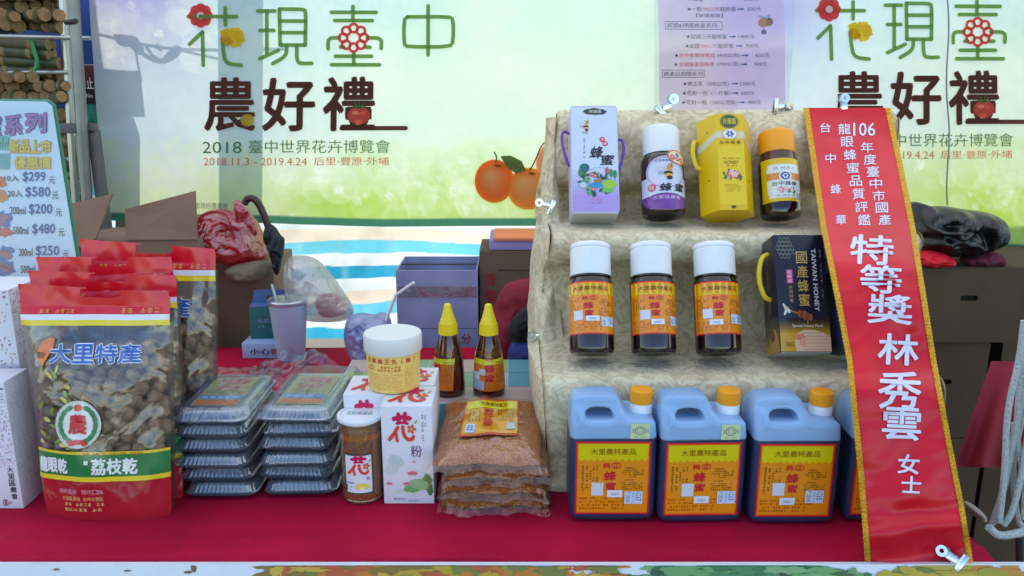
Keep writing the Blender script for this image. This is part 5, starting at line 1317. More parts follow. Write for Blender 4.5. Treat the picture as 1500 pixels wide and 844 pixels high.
# ---- bags of pollen
def pollen_bag(label, z, pxc, yaw, Yf, seed, W=.172, D=.235, grp='clear bags of pollen granules in a pile'):
    t = thing('pollen_bag', label, 'bag of pollen', (atY(pxc, 700, Yf).x, Yf + D / 2, z), (0, 0, R(yaw)), grp)
    def hgt(a, b): return max(0, (1 - abs(a) ** 3.6)) ** .55 * max(0, (1 - abs(b) ** 4.5)) ** .55
    def top(k, ex, bump=1.0):
        def f(u, v):
            a, b = u * 2 - 1, v * 2 - 1; h_ = hgt(a, b)
            return (a * W / 2 * ex * (1 + .02 * math.sin(b * 6 + seed)), b * D / 2 * ex + .004 * math.sin(a * 5 + seed), .004 + .0225 * h_ * k + .0035 * h_ * noise.noise(Vector((a * 3, b * 3, seed))) + .0016 * bump * noise.noise(Vector((a * 9, b * 9, seed))))
        return f
    m = MB().grid(top(1, .93), 44, 54); m.grid(lambda u, v: (top(0, .93)(u, v)[0], top(0, .93)(u, v)[1], .0008), 12, 12); m.obj('pollen', M_pol, t, sharp=80)
    def film(u, v):
        a, b = u * 2 - 1, v * 2 - 1; x, y, zz = top(1, 1)(u, v)
        e = max(abs(a), abs(b)); q = max(0, (e - .9) / .1)
        fy = -.012 * max(0, (-b - .9) / .1) if b < -.9 else 0
        return (x, y + fy * (1 + .3 * math.sin(a * 9)), zz + .0014 + .004 * q * noise.noise(Vector((a * 7, b * 7, seed + 3))) - .004 * q)
    MB().grid(film, 56, 70).obj('clear_bag', FILM3, t, sharp=80)
    return t
for k, (px, yw, Yf, lab) in enumerate(((722, 1.5, 1.090, 'bottom bag of the pollen pile, its clear seam hanging over the red cloth'), (727, -2, 1.083, 'second bag from the bottom of the pollen pile'), (725, 2.5, 1.080, 'third bag from the bottom of the pollen pile'))):
    pollen_bag(lab, .7518 + .0262 * k, px, yw, Yf, k * 5)
t = pollen_bag('top bag of the pollen pile with an orange and yellow printed label', .7518 + .0262 * 3, 716, -1, 1.07, 21, D=.25)
ik = Ink(1.6e-4, 3)
ik.rect(0, 0, 100, 62, (206, 60, 30), 0); ik.rect(2, 2, 98, 60, (222, 150, 20), 1); ik.rect(4, 4, 96, 18, (214, 206, 20), 2); ik.text('大里農特產品', 30, 7, 78, 14, (160, 90, 20), .01, 3)
ik.text('花', 38, 20, 54, 33, RED_, .02, 3, fat=.4); ik.text('粉', 38, 35, 54, 48, RED_, .02, 3, fat=.4)
for i in range(4): ik.fine(62, 20 + i * 5, 92, 23.5 + i * 5, (100, 60, 20), lay=3, seed=i)
for i in range(4): ik.fine(10 + i * 6, 22, 14 + i * 6, 42, (100, 60, 20), lay=3, vert=True, seed=i)
ik.rect(8, 46, 24, 58, (190, 206, 230), 3); ik.fine(10, 48, 22, 56, (60, 110, 180), lay=4, n=2); ik.rect(80, 42, 95, 54, (180, 190, 200), 3)
def labz(x, y, d):
    a = (x - 50) * .00088; b = .072 - y * .0023; hh = max(0, 1 - abs(a / .086) ** 3.6) ** .55 * max(0, 1 - abs(b / .125) ** 4.5) ** .55
    A, B = a / .086, b / .125; return (a, b, .0078 + .0225 * hh + .0035 * hh * noise.noise(Vector((A * 3, B * 3, 21))) + d)
ik.build('printed_label', t, labz, INKG)
# ================================================================ BEHIND AND AROUND
M_card = pm('brown_cardboard', (132, 104, 84), .8, var=.1, vs=8, bump=.15, bs=200)
M_cardd = pm('dark_cardboard', (74, 68, 58), .85, var=.12, vs=8, bump=.15, bs=200)
M_cardb = pm('blue_grey_cardboard', (146, 152, 190), .7, var=.2, vs=8)
def open_box(name, label, c, W, D, H, mat, flaps=(), hole=None, rotz=0, inner=None, wall=.004):
    t = thing(name, label, 'carton', c, (0, 0, R(rotz)))
    def pan(nm, w_, h_, M, hl=None):
        ol = [rrect(-w_ / 2, 0, w_ / 2, h_, .001, 1)] + ([rrect(*hl)] if hl else [])
        v, f = plate(ol, wall / 2 - .0005, .0005, 1); mb = MB(); mb.add([(a[0], a[2], a[1]) for a in v], f, M=M); return mb.obj(nm, mat, t)
    T, Rt = Matrix.Translation, Matrix.Rotation
    pan('front_panel', W, H, T((0, -D / 2, 0)), hole); pan('back_panel', W, H, T((0, D / 2, 0)), hole)
    for s in (-1, 1): pan('side_panel', D - wall * 2.2, H, T((s * (W / 2 - wall / 2), 0, 0)) @ Rt(R(90), 4, 'Z'))
    MB().box((0, 0, wall / 2 + .001), (W - wall * 2.2, D - wall * 2.2, wall)).obj('floor_panel', mat, t)
    for (side, ang, L) in flaps:
        if side in 'LR':
            s = -1 if side == 'L' else 1; M = T((s * W / 2, 0, H)) @ Rt(R(90), 4, 'Z') @ Rt(R(s * ang), 4, 'X'); pan('flap', D * .98, L, M)
        else:
            s = -1 if side == 'F' else 1; pan('flap', W * .98, L, T((0, s * D / 2, H)) @ Rt(R(-s * ang), 4, 'X'))
    return t
def lowbench(label, x0, x1, y0, y1, z):
    t = thing('low_bench', label, 'bench', ((x0 + x1) / 2, (y0 + y1) / 2, 0))
    W, D = x1 - x0, y1 - y0; MB().box((0, 0, z - .012), (W, D, .024), bev=.003).obj('bench_top', M_cardd, t)
    for a in (-1, 1):
        for b in (-1, 1): MB().box((a * (W / 2 - .03), b * (D / 2 - .03), (z - .024) / 2), (.03, .03, z - .024)).obj('leg', M_dark, t)
    return t
lowbench('low dark bench behind the red table carrying cartons', -1.25, .95, 1.91, 2.24, .66)
# open carton in the middle
px_ = atY(641, 450, 1.97)
t = open_box('open_carton', 'open blue-grey printed carton with hand slot and red characters, behind the squeeze bottles', (px_.x, 2.05, .661), .205, .17, .265, M_cardb, flaps=(), hole=(-.022, .195, .022, .207, .006, 3))
ik = Ink(1e-4); ik.text('口', 12, 62, 24, 72, (190, 50, 70), .02, 1); ik.text('分', 80, 62, 92, 72, (190, 50, 70), .02, 1); ik.text('裝', 80, 76, 92, 88, (190, 50, 70), .02, 1); ik.rect(0, 56, 100, 56.6, (90, 96, 130), 1)
ik.build('red_print', t, flatmap(affine(0, 0, 100, 100, -.1, .26, .1, 0), -.0875))
MB().box((.0, 0, .262), (.2, .006, .003)).obj('top_rim', M_cardd, t)
MB().box((0, -.0885, .21), (.20, .0008, .028)).obj('clear_tape', film_mat('packing_tape', haze=.3, gloss=.2, rough=.1, bump=.4, bs=30), t)
# carton at the right of it
px_ = atY(760, 430, 2.0)
t = thing('cardboard_carton', 'brown carton with red side characters and orange flat parcel on top, behind the stand edge', 'carton', (px_.x + .02, 2.07, .661))
MB().box((0, 0, .155), (.24, .17, .31), bev=.003).obj('carton_body', pm('mid_cardboard', (96, 78, 62), .85, var=.1), t)
ik = Ink(1e-4)
for i, c in enumerate('蜂蜜禮盒'): ik.text(c, 6, 16 + i * 15, 17, 28 + i * 15, (150, 40, 44), .02, 1)
v_ = rrect(40, 27, 66, 38, 5); ik.poly(v_, (24, 22, 20), 1); ik.text('CARTON', 44, 30, 62, 35, (120, 110, 90), 0, 2); ik.rect(20, 14, 100, 15, (60, 48, 36), 1)
ik.build('red_print', t, flatmap(affine(0, 0, 100, 100, -.118, .305, .118, 0), -.085))
o = MB().box((0, 0, .013), (.22, .16, .026), bev=.003).box((0, -.02, .030), (.20, .14, .008), bev=.002, mi=1).obj('flat_parcel', [pm('violet_card', (150, 140, 200), .6), pm('orange_card', (226, 130, 84), .6)], None, (px_.x + .035, 2.07, .972)); tag(o, 'flat orange and violet parcel lying on the brown carton behind the stand', 'parcel')
# red cloth and blue cloth lumps beside the stand
def lump(name, label, cat, mat, outl, Y, depth, nz=.02, ns=12, seed=0, sub=3, group=None, pw=.5, ridge=.008, rs=16):
    pts = [atY(x, y, Y) for x, y in outl]; ol = chaikin(pts, sub, True)
    return tag(MB().pillow(ol, (0, -1, 0), depth, 28, nz=nz, ns=ns, seed=seed, pw=pw, ridge=ridge, rs=rs).obj(name, mat, weld=True, sharp=180), label, cat, group)
M_maroon = pm('maroon_cloth', (128, 14, 36), .8, var=.15, vs=10, bump=.4, bs=30)
lump('red_jacket', 'dark red cloth heaped between the squeeze bottles and the stand', 'cloth', M_maroon, [(700, 510), (730, 430), (745, 412), (790, 405), (800, 470), (775, 520), (790, 560), (740, 560), (700, 545)], 1.80, .06, .02, 9, 3)
lump('blue_jacket', 'dark blue and black cloth beside the lower left of the stand', 'cloth', pm('navy_cloth', (16, 36, 110), .75, var=.3, vs=7, bump=.4, bs=25), [(742, 500), (765, 505), (795, 500), (800, 590), (770, 598), (744, 590)], 1.66, .05, .012, 10, 8)
lump('black_cloth', 'black cloth fold above the blue cloth beside the stand', 'cloth', pm('black_cloth', (14, 14, 16), .8, bump=.4, bs=25), [(745, 470), (775, 445), (800, 440), (800, 515), (742, 512)], 1.70, .03, .01, 10, 18)
# ---- drink cup with straw
cz = atZ(438, 511, .7515); cu_ = thing('drink_cup', 'white paper drink cup with lid and straw on the red cloth behind the trays', 'cup', (cz.x, 1.80, .7515))
MB().lathe([(.030, 0), (.032, .003), (.0435, .133), (.0445, .1345), (.0445, .137)], 40, cap1=False).obj('cup_body', pm('white_paper_cup', (176, 216, 238), .5, var=.03), cu_)
MB().lathe([(.0455, .134), (.0462, .135), (.0462, .142), (.043, .145), (.042, .143), (0, .142)], 40, cap0=False, cap1=False).obj('lid', FILM2, cu_)
MB().tube([(-.015, 0, .02), (-.028, 0, .15), (-.034, 0, .178)], .003, 8).obj('straw', pm('pale_straw', (206, 220, 206), .4), cu_)
# ---- blue plastic bag with straw
BAGM = film_mat('pale_blue_bag', haze=.8, gloss=.10, rough=.2, bump=1.0, bs=45, hazecol=(150, 170, 226))
b = thing('plastic_bag', 'pale blue plastic bag with a bent white straw standing out, behind the tub', 'plastic bag', tuple(atY(540, 540, 1.75)), world=True)
ol = chaikin([atY(x, y, 1.76) for x, y in ((505, 475), (512, 462), (530, 458), (548, 462), (562, 456), (575, 470), (570, 500), (560, 520), (545, 545), (525, 545), (512, 520), (503, 500))], 2, True)
MB().pillow(ol, (0, -1, 0), .04, 26, nz=.012, ns=20, seed=4, ridge=.012, rs=26).obj('bag', BAGM, b, weld=True, sharp=180)
MB().tube([atY(565, 470, 1.74), atY(580, 432, 1.74), atY(606, 414, 1.72)], .0035, 8).obj('straw', pm('white_straw', (226, 230, 236), .4), b)
# ---- white bag
WB = film_mat('white_bag_film', haze=.5, gloss=.10, rough=.18, bump=1.0, bs=38, hazecol=(222, 220, 214))
b = thing('plastic_bag', 'whitish translucent plastic bag with something pink inside, below the red bag', 'plastic bag', tuple(atY(470, 460, 1.86)), world=True)
ol = chaikin([atY(x, y, 1.86) for x, y in ((415, 405), (418, 380), (432, 373), (462, 378), (478, 400), (500, 425), (520, 455), (514, 468), (480, 472), (440, 468), (420, 440))], 2, True)
MB().pillow(ol, (0, -1, 0), .06, 30, nz=.012, ns=13, seed=9, ridge=.014, rs=18).obj('bag', WB, b, weld=True, sharp=180)
ol = chaikin([atY(x, y, 1.88) for x, y in ((460, 430), (495, 430), (512, 455), (490, 466), (465, 462))], 2, True)
MB().pillow(ol, (0, -1, 0), .03, 6, nz=.01, seed=2).obj('pink_content', pm('pink_content', (214, 110, 120), .7), b, weld=True, sharp=180)
# ---- red bag
RB = film_mat('red_bag_film', haze=.74, gloss=.12, rough=.18, bump=1.0, bs=36, hazecol=(214, 36, 60), tint=(240, 60, 80))
b = thing('plastic_bag', 'red plastic carrier bag with knotted handles on the brown carton, left of the umbrella', 'plastic bag', tuple(atY(335, 350, 1.96)), world=True)
ol = chaikin([atY(x, y, 1.96) for x, y in ((281, 345), (284, 325), (300, 309), (322, 306), (345, 312), (372, 318), (388, 350), (394, 374), (375, 386), (330, 388), (295, 370))], 2, True)
MB().pillow(ol, (0, -1, 0), .08, 30, nz=.014, ns=11, seed=5, ridge=.018, rs=16).obj('bag', RB, b, weld=True, sharp=180)
ol = chaikin([atY(x, y, 1.93) for x, y in ((342, 292), (352, 293), (372, 318), (380, 345), (362, 352), (348, 330), (343, 310))], 2, True)
MB().pillow(ol, (0, -1, 0), .010, 18, nz=.006, ns=18, seed=6, ridge=.008, rs=26).obj('handle', RB, b, weld=True, sharp=180)
MB().tube(chaikin([atY(x, y, 1.90) for x, y in ((292, 335), (292, 318), (310, 310), (332, 312), (338, 330))], 2), .006, 8, flat=.35).obj('handle', RB, b, sharp=180)
# carton under the red bag
px_ = atY(350, 450, 1.96)
t = thing('cardboard_carton', 'brown carton on the table carrying the red plastic bag', 'carton', (px_.x - .03, 2.03, .661), (0, 0, 0))
MB().box((0, 0, .145), (.26, .18, .29), bev=.003).obj('carton_body', M_card, t)
o = lump('paper_bag', 'crumpled brown paper edge below the red bag beside the umbrella', 'paper', pm('kraft_paper', (120, 108, 84), .8, var=.15, bump=.5, bs=18), [(330, 390), (395, 378), (402, 400), (380, 412), (345, 415), (328, 405)], 1.9, .03, .012, 14, 30)
# umbrella
u = thing('folded_umbrella', 'folded black umbrella with curved dark handle hooked behind the bags', 'umbrella', tuple(atY(400, 400, 1.86)), world=True)
MB().tube(chaikin([atY(x, y, 1.88) for x, y in ((358, 299), (362, 291), (372, 290), (380, 300), (388, 318), (394, 335))], 3), .0085, 10).obj('handle', pm('dark_wood_handle', (52, 24, 24), .35), u)
MB().pillow(chaikin([atY(x, y, 1.87) for x, y in ((387, 332), (398, 326), (412, 346), (417, 350), (416, 366), (412, 386), (408, 404), (402, 402), (398, 380), (392, 362), (385, 352))], 2, True), (0, -1, 0), .02, 18, ridge=.010, rs=30, seed=3).obj('canopy', pm('black_umbrella_cloth', (14, 18, 24), .6, bump=.8, bs=40), u)
lump('umbrella_fold', '', '', M_cardd, [(0, 0), (1, 0), (0, 1)], 5, .01) if False else None
# green carton with handle + flat card box
t = thing('gift_carton', 'small green and blue carry carton with handle behind the cup', 'carton', (atY(398, 450, 1.83).x, 1.87, .79), (0, 0, R(6)))
MB().box((0, 0, .038), (.120, .07, .076), bev=.002, taper=.96).obj('carton_body', pm('green_card', (30, 104, 104), .5, var=.12), t)
v, f = plate([[(-.058, 0), (.058, 0), (.050, .034), (-.050, .034)], rrect(-.024, .010, .024, .020, .004, 2)], .001, .0004, 1)
MB().add([(a[0], a[2], .076 + a[1]) for a in v], f).obj('handle', pm('blue_card', (84, 112, 160), .5), t)
MB().box((0, 0, .077), (.116, .066, .004), bev=.001).obj('top_panel', pm('blue_card', (84, 112, 160), .5), t)
ik = Ink(1e-4); ik.ell(60, 70, 20, 22, (70, 140, 90), 1); ik.ell(60, 72, 12, 12, (120, 170, 190), 2); ik.text('蜂產品', 14, 34, 50, 48, (130, 160, 200), .01, 2); ik.fine(12, 56, 40, 64, (150, 180, 200), lay=2)
ik.build('front_print', t, flatmap(affine(0, 0, 100, 100, -.056, .072, .056, 0), -.0345))
t = thing('flat_carton', 'flat pale blue carton with red warning characters, lying under the green carton', 'carton', (atY(392, 495, 1.80).x, 1.845, .7515))
MB().box((0, 0, .0185), (.122, .10, .037), bev=.0015).obj('carton_body', pm('pale_blue_card', (150, 176, 214), .55), t)
ik = Ink(1e-4)
for i, c in enumerate('小心輕放'): ik.text(c, 16 + i * 20, 34, 33 + i * 20, 74, ((60, 60, 90), (60, 60, 90), (190, 40, 60), (190, 40, 60))[i], .02, 1)
ik.build('front_print', t, flatmap(affine(0, 0, 100, 100, -.061, .037, .061, 0), -.05))

# ---- open brown carton with raised flaps, left
def flap(parent, nm, pts, Y0, Y1, th=.004, mat=M_card):
    P = [atY(x, y, Y0 if i < 2 else Y1) for i, (x, y) in enumerate(pts)]; n_ = (P[1] - P[0]).cross(P[2] - P[0]).normalized() * th
    mb = MB().add(P + [p + n_ for p in P], [(0, 1, 2, 3), (7, 6, 5, 4), (0, 4, 5, 1), (1, 5, 6, 2), (2, 6, 7, 3), (3, 7, 4, 0)]); return mb.obj(nm, mat, parent, smooth=False)
t = thing('open_carton', 'open brown carton with two raised flaps behind the pouches', 'carton', tuple(atY(190, 360, 1.85)), world=True)
a = atY(100, 352, 1.85); b = atY(292, 352, 1.85)
MB().box(((a.x + b.x) / 2, 1.94, (a.z + .661) / 2), (b.x - a.x, .18, a.z - .661), bev=.002).obj('carton_body', M_card, t)
flap(t, 'flap', [(186, 352), (290, 351), (287, 280), (184, 307)], 1.85, 1.88); flap(t, 'flap', [(88, 380), (142, 350), (166, 285), (92, 302)], 1.82, 1.86)
# ---- price board
PB = Plane(1.42, .7515, 6)
t = thing('price_board', 'pale blue handwritten price board in a clear sleeve standing at the left', 'sign', tuple(PB.px(40, 430)), world=True)
pts = [(-120, 146), (66, 149), (75, 155), (120, 440), (122, 520), (-120, 520)]
P = [PB.px(x, y) for x, y in pts]; n_ = PB.n * -.004
MB().add(P + [p + n_ for p in P], [tuple(range(6)), tuple(range(11, 5, -1))] + [(i, i + 6, (i + 1) % 6 + 6, (i + 1) % 6) for i in range(6)]).obj('board', pm('pale_blue_board', (214, 236, 248), .5, var=.02), t, smooth=False)
pts = [(-120, 143), (67, 145), (78, 153), (124, 440), (126, 520), (-120, 520)]
P = [PB.px(x, y, -.005) for x, y in pts]; MB().add(P + [p + n_ for p in P], [tuple(range(6)), tuple(range(11, 5, -1))] + [(i, i + 6, (i + 1) % 6 + 6, (i + 1) % 6) for i in range(6)]).obj('green_backing', pm('green_backing', (60, 130, 96), .5), t, smooth=False)
ik = Ink(1.2e-4); DB = (40, 90, 150)
for (dx, dy, c, f, l_) in ((0, 0, (60, 60, 130), 1.5, 2), (0, 0, (170, 110, 170), .35, 4)):
    ik.text('系', 8, 169, 33, 198, c, .02, l_, fat=f); ik.text('列', 38, 166, 68, 194, c, .02, l_, fat=f); ik.text('蜜', -18, 170, 2, 199, c, .02, l_, fat=f)
for (c, f, l_) in (((226, 150, 30), 1.2, 2), ((236, 214, 60), .2, 4)):
    for i, ch in enumerate('新品上市'): ik.text(ch, 14.5 + 15.6 * i, 205 + i * .2, 28.5 + 15.6 * i, 224, c, .015, l_, fat=f)
    for i, ch in enumerate('優惠價'): ik.text(ch, 22.5 + 18 * i, 230 + i * .3, 39 + 18 * i, 247, c, .015, l_, fat=f)
for (q, x0, x1, pr, x2, x3, x4, x5, y0, y1) in (('10入', 7, 28, '$299', 34, 67, 72, 81, 252, 267), ('20入', 12, 33, '$580', 38, 74, 77, 86, 274, 290), ('200ml', 15, 38, '$200', 43, 77, 82, 91, 299, 315), ('500ml', 20, 42, '$480', 48, 81, 86, 95, 328, 344), ('200ml', 28, 48, '$250', 53, 87, 92, 101, 360, 376), ('500ml', 31, 52, '$580', 57, 91, 94, 103, 385, 401)):
    ik.text(q, x0, y0 + 4, x1, y1 - 1, (30, 44, 70), 0, 2, fat=.15); ik.text(pr, x2, y0, x3, y1, (36, 84, 160), 0, 2, fat=.35); ik.text('元', x4, y0 + 7, x5, y1 + 2, (50, 60, 80), .01, 2)
for (x, y, rx, ry, c, s) in ((-2, 266, 10, 10, (230, 110, 60), 1), (2, 286, 10, 9, (230, 150, 60), 2), (4, 322, 12, 14, (90, 110, 190), 3), (6, 340, 11, 8, (206, 90, 90), 4), (8, 372, 14, 10, (90, 130, 190), 5), (8, 392, 16, 10, (90, 120, 180), 6)):
    ik.blob(x, y, rx, ry, c, 1, s, .4); ik.blob(x, y, rx * .6, ry * .6, mixc(c, (226, 120, 90), .6), 2, s + 9, .5)
ik.rect(-20, 199, 14, 220, (120, 190, 170), 1); ik.rect(-20, 225, 15, 248, (120, 180, 176), 1)
for i in range(5): ik.stroke([(-4 + 4 * i, 218 - i), (-2 + 4 * i, 202 + (i % 2) * 6)], 1.1, (60, 120, 90), 2)
ik.build('painted_prices', t, PB.px, base=.0006)
pts2 = [PB.px(x, y, .004) for x, y in ((-120, 144), (70, 146), (78, 153), (124, 440), (-120, 440))]; MB().add(pts2, [(0, 1, 2, 3, 4)]).obj('clear_sleeve', FILMT, t, smooth=False)

# ---- pink price list hanging in front of the banner
PP = 2.25
t = thing('pink_price_list', 'pink printed honey price list in a clear sleeve hung on the banner', 'poster', tuple(atY(1050, 60, PP)), world=True)
def pmap(x, y, d=0): p = atY(x, y, PP); p.y += .008 * math.sin(p.x * 14) + .004 * math.sin(p.z * 20) - d; return p
M_pink = ink_mat('pink_paper', .5, .3, .1, .6)
MB().grid(lambda u, v: pmap(962 + (1146 - 962) * u + 4 * v, -60 + 222 * v), 16, 24, col=(255, 222, 250)).obj('paper', M_pink, t)
MB().grid(lambda u, v: pmap(957 + (1166 - 957) * u + 1 * v - 14 * u * v, -60 + 240 * v, .003), 16, 24).obj('clear_sleeve', FILMT, t)
ik = Ink(1.5e-4, 60); q = lambda a, b: (950 + a * .2013, b * .2022); K = (60, 50, 90); RE = (224, 80, 110)
def ln(s, x0, x1, y, h=34, c=K, **k): (a, b), (e, f) = q(x0, y - h / 2), q(x1, y + h / 2); ik.text(s, a, b, e, f, c, 0, 2, **k)
def arrow(x, y): (a, b) = q(x, y); ik.rect(a, b - .9, a + 6, b + .9, (70, 110, 180), 2); ik.poly([(a + 5.5, b - 2.2), (a + 10, b), (a + 5.5, b + 2.2)], (70, 110, 180), 3)
ln('★一般', 280, 388, 65); ln('700公克', 390, 520, 65, 30, RE); ln('龍眼蜜', 525, 640, 65); arrow(652, 65); ln('500元', 722, 818, 65, 30); ln('【玻璃瓶裝】', 348, 545, 112, 28)
ik.frame(*q(115, 156), *q(540, 215), .7, K, 2); ln('認證&得獎蜂蜜系列', 130, 500, 185, 34, slant=.25)
ln('★認證三斤龍眼蜜', 270, 572, 265); arrow(590, 265); ln('1400元', 655, 768, 265, 30)
ln('★認證', 265, 370, 333, 32); ln('700公克', 372, 500, 333, 30, RE); ln('龍眼蜜', 504, 620, 333); arrow(636, 333); ln('700元', 705, 798, 333, 30)
ln('★', 186, 216, 402, 30); ln('台中蜂華特等獎', 222, 486, 402, 32, RE); ln('(420公克)', 506, 664, 402, 34); arrow(680, 402); ln('650元', 778, 874, 402, 30)
ln('★', 182, 212, 466, 30); ln('全國蜂蜜頭等獎', 220, 482, 466, 32, RE); ln('(700公克)', 504, 662, 466, 34); arrow(674, 466); ln('900元', 768, 862, 466, 30)
ik.frame(*q(96, 506), *q(410, 562), .7, K, 2); ln('蜂產品相關系列', 108, 396, 535, 34, slant=.25)
ln('★蜂王乳（500公克）', 250, 590, 607); arrow(612, 607); ln('1200元', 672, 780, 607, 30)
ln('★花粉一包（一斤裝）', 246, 604, 675); arrow(614, 675); ln('600元', 680, 772, 675, 30); ln('★花粉一瓶（300公克裝）', 242, 652, 742); arrow(660, 742); ln('400元', 728, 822, 742, 30)
ln('★蜂蜜', 288, 400, -8, 34); ln('300元', 700, 800, -8, 30)
cx, cy_ = q(835, 165); ik.ell(cx, cy_, 8, 7, (216, 160, 70), 3, 16); ik.ell(cx + 8, cy_ - 1, 5, 6, (60, 50, 50), 2, 14); ik.ell(cx + 9, cy_ - 1, 2, 6, (214, 160, 60), 4, 10); ik.ell(cx - 2, cy_ - 8, 6, 2.2, (200, 200, 220), 2, 12, rot=20); ik.ell(cx + 6, cy_ - 9, 6, 2.2, (200, 200, 220), 2, 12, rot=-30); ik.ell(cx, cy_ + 14, 4, 3.6, (120, 110, 130), 3, 12); ik.stroke([(cx, cy_ + 7), (cx, cy_ + 12)], 1, (80, 70, 80), 3)
ik.build('printed_prices', t, pmap, ink_mat('paper_print_ink', .5, .3, 0, .6), base=.0006)

# ---- sugarcane rack at the far left
M_cane = pm('sugarcane_skin', (84, 78, 48), .45, var=.3, vs=10, col2=(46, 62, 36)); M_cut = pm('cane_cut_end', (140, 112, 76), .8, var=.25, vs=120); M_node = pm('cane_node', (122, 108, 74), .7)
def cane(parent, a, b, r, seed=0, cut=True):
    a, b = Vector(a), Vector(b); d = b - a; L = d.length; Mx = Matrix.Translation(a) @ d.to_track_quat('Z', 'Y').to_matrix().to_4x4()
    prof_ = [(0, 0), (r * .8, 0)]; mis = [1, 0]; z = .002; k = 0; rr_ = random.Random(seed)
    seg = rr_.uniform(.06, .09); z0 = rr_.uniform(.02, .05)
    prof_ = [(r * .93, 0)]; mis = []
    while z0 < L - .01:
        prof_ += [(r, z0 - .006), (r * 1.10, z0), (r * 1.04, z0 + .004), (r * .95, z0 + .012)]; mis += [0, 2, 2, 0]; z0 += seg
    prof_ += [(r * .93, L)]; mis += [0]
    m = MB(); m.lathe(prof_, 12, M=Mx, mis=mis, cap0=False, cap1=False)
    m.lathe([(0, -.0005), (r * .9, -.0005), (r * .94, .001)], 12, mi=1, M=Mx, cap0=False, cap1=False); m.lathe([(r * .94, L - .001), (r * .9, L), (0, L)], 12, mi=1, M=Mx, cap0=False, cap1=False)
    return m.obj('cane', [M_cane, M_cut, M_node], parent)
def bundle(label, fn, n):
    t = thing('sugarcane_bundle', label, 'sugarcane', tuple(fn(0)[0]), world=True, group='bundles of sugarcane on the rack')
    for i in range(n):
        a, b, r = fn(i); cane(t, a, b, r, i)
    return t
r_ = random.Random(17)
def endsf(x0, x1, y0, y1, Y, seed, rng=.019):
    rr_ = random.Random(seed); pts = []
    rows = max(1, int((y1 - y0) / 15)); 
    for j in range(rows):
        nn = int((x1 - x0) / 19)
        for i in range(nn): pts.append((x0 + (x1 - x0) * (i + .5 + .3 * (j % 2)) / nn + rr_.uniform(-3, 3), y0 + (y1 - y0) * (j + .5) / rows + rr_.uniform(-2, 2)))
    def f(i):
        x, y = pts[i % len(pts)]; rr2 = random.Random(seed * 100 + i); a = atY(x, y, Y + rr2.uniform(-.04, .04))
        return a, a + Vector((-.35 + rr2.uniform(-.15, .1), .35, rr2.uniform(-.06, .06))), rr2.uniform(.013, rng)
    return f, len(pts)
f, n = endsf(-70, 96, -45, 46, 2.1, 3); bundle('top bundle of sugarcane stalks with cut ends facing out, upper left corner', f, n)
def lying(y0, y1, n, x_end, Y, seed):
    def f(i):
        rr2 = random.Random(seed * 50 + i); y = y0 + (y1 - y0) * (i % n) / max(1, n - 1); xe = x_end + rr2.uniform(-14, 8)
        a = atY(xe, y + 6, Y + rr2.uniform(-.02, .02) + .04 * (i // n)); return a, atY(-160, y - 8 + rr2.uniform(-4, 4), Y), rr2.uniform(.014, .019)
    return f
bundle('middle bundle of lying green-brown sugarcane stalks tied with green twine', lying(60, 100, 4, 84, 2.08, 4), 7)
f, n = endsf(-60, 100, 104, 150, 2.1, 6); bundle('lower bundle of sugarcane stalks with cut ends above the price board', f, n)
f, n = endsf(78, 128, 156, 182, 2.14, 7); bundle('short sugarcane ends behind the price board, above the steel frame bar', f, n)
f, n = endsf(80, 126, 200, 330, 2.14, 8, .017); bundle('sugarcane stalks behind the price board, inside the steel frame', f, n)
o = MB().tube([atY(x, y, 2.05) for x, y in ((43, 52), (47, 62), (50, 74), (54, 86), (54, 96), (50, 104))], .005, 8).obj('green_twine', pm('green_twine', (40, 130, 80), .6)); tag(o, 'green plastic twine tied round the middle sugarcane bundle', 'twine')
rk = thing('steel_rack', 'grey steel tube rack holding the sugarcane at the left', 'rack', tuple(atY(110, 400, 2.06)), world=True)
M_galv = pm('bright_steel_tube', (170, 178, 176), .3, .8, var=.12, vs=15)
def pole(x0, y0, x1, y1, Y, r, mat=M_pole, nm='upright'):
    a, b = atY(x0, y0, Y), atY(x1, y1, Y)
    if nm == 'upright': d = (b - a); b = a + d * ((0 - a.z) / d.z)
    MB().tube([a, b], r, 12).obj(nm, mat, rk)
pole(104, -60, 120, 180, 2.00, .013); pole(88, -60, 99, 106, 2.10, .011, M_galv)
for (x0, x1, y, y2, Y) in ((-60, 132, 52, 56, 2.04), (-60, 100, 106, 106, 2.08)): MB().tube([atY(x0, y, Y), atY(x1, y2, Y)], .005, 8).obj('crossbar', M_galv, rk)
MB().tube([atY(96, 33, 1.99), atY(112, 31, 1.98)], .006, 8).obj('clamp', pm('black_clamp', (20, 22, 22), .5), rk)
MB().box(tuple((atY(70, 188, 2.02) + atY(142, 188, 2.02)) / 2), (atY(142, 188, 2.02).x - atY(70, 188, 2.02).x, .02, .024), bev=.002).obj('crossbar', M_dark, rk)
a = atY(137, 188, 2.02); MB().box((a.x, 2.02, a.z / 2), (.026, .02, a.z - .01), bev=.002).obj('upright', M_dark, rk)
a = atY(112, 200, 2.1); MB().tube([a, (a.x + .012, 2.1, 0)], .006, 8).obj('upright', M_galv, rk)
MB().tube([atY(146, 196, 2.2), atY(158, 320, 2.2)], .006, 8).obj('upright', M_galv, rk)
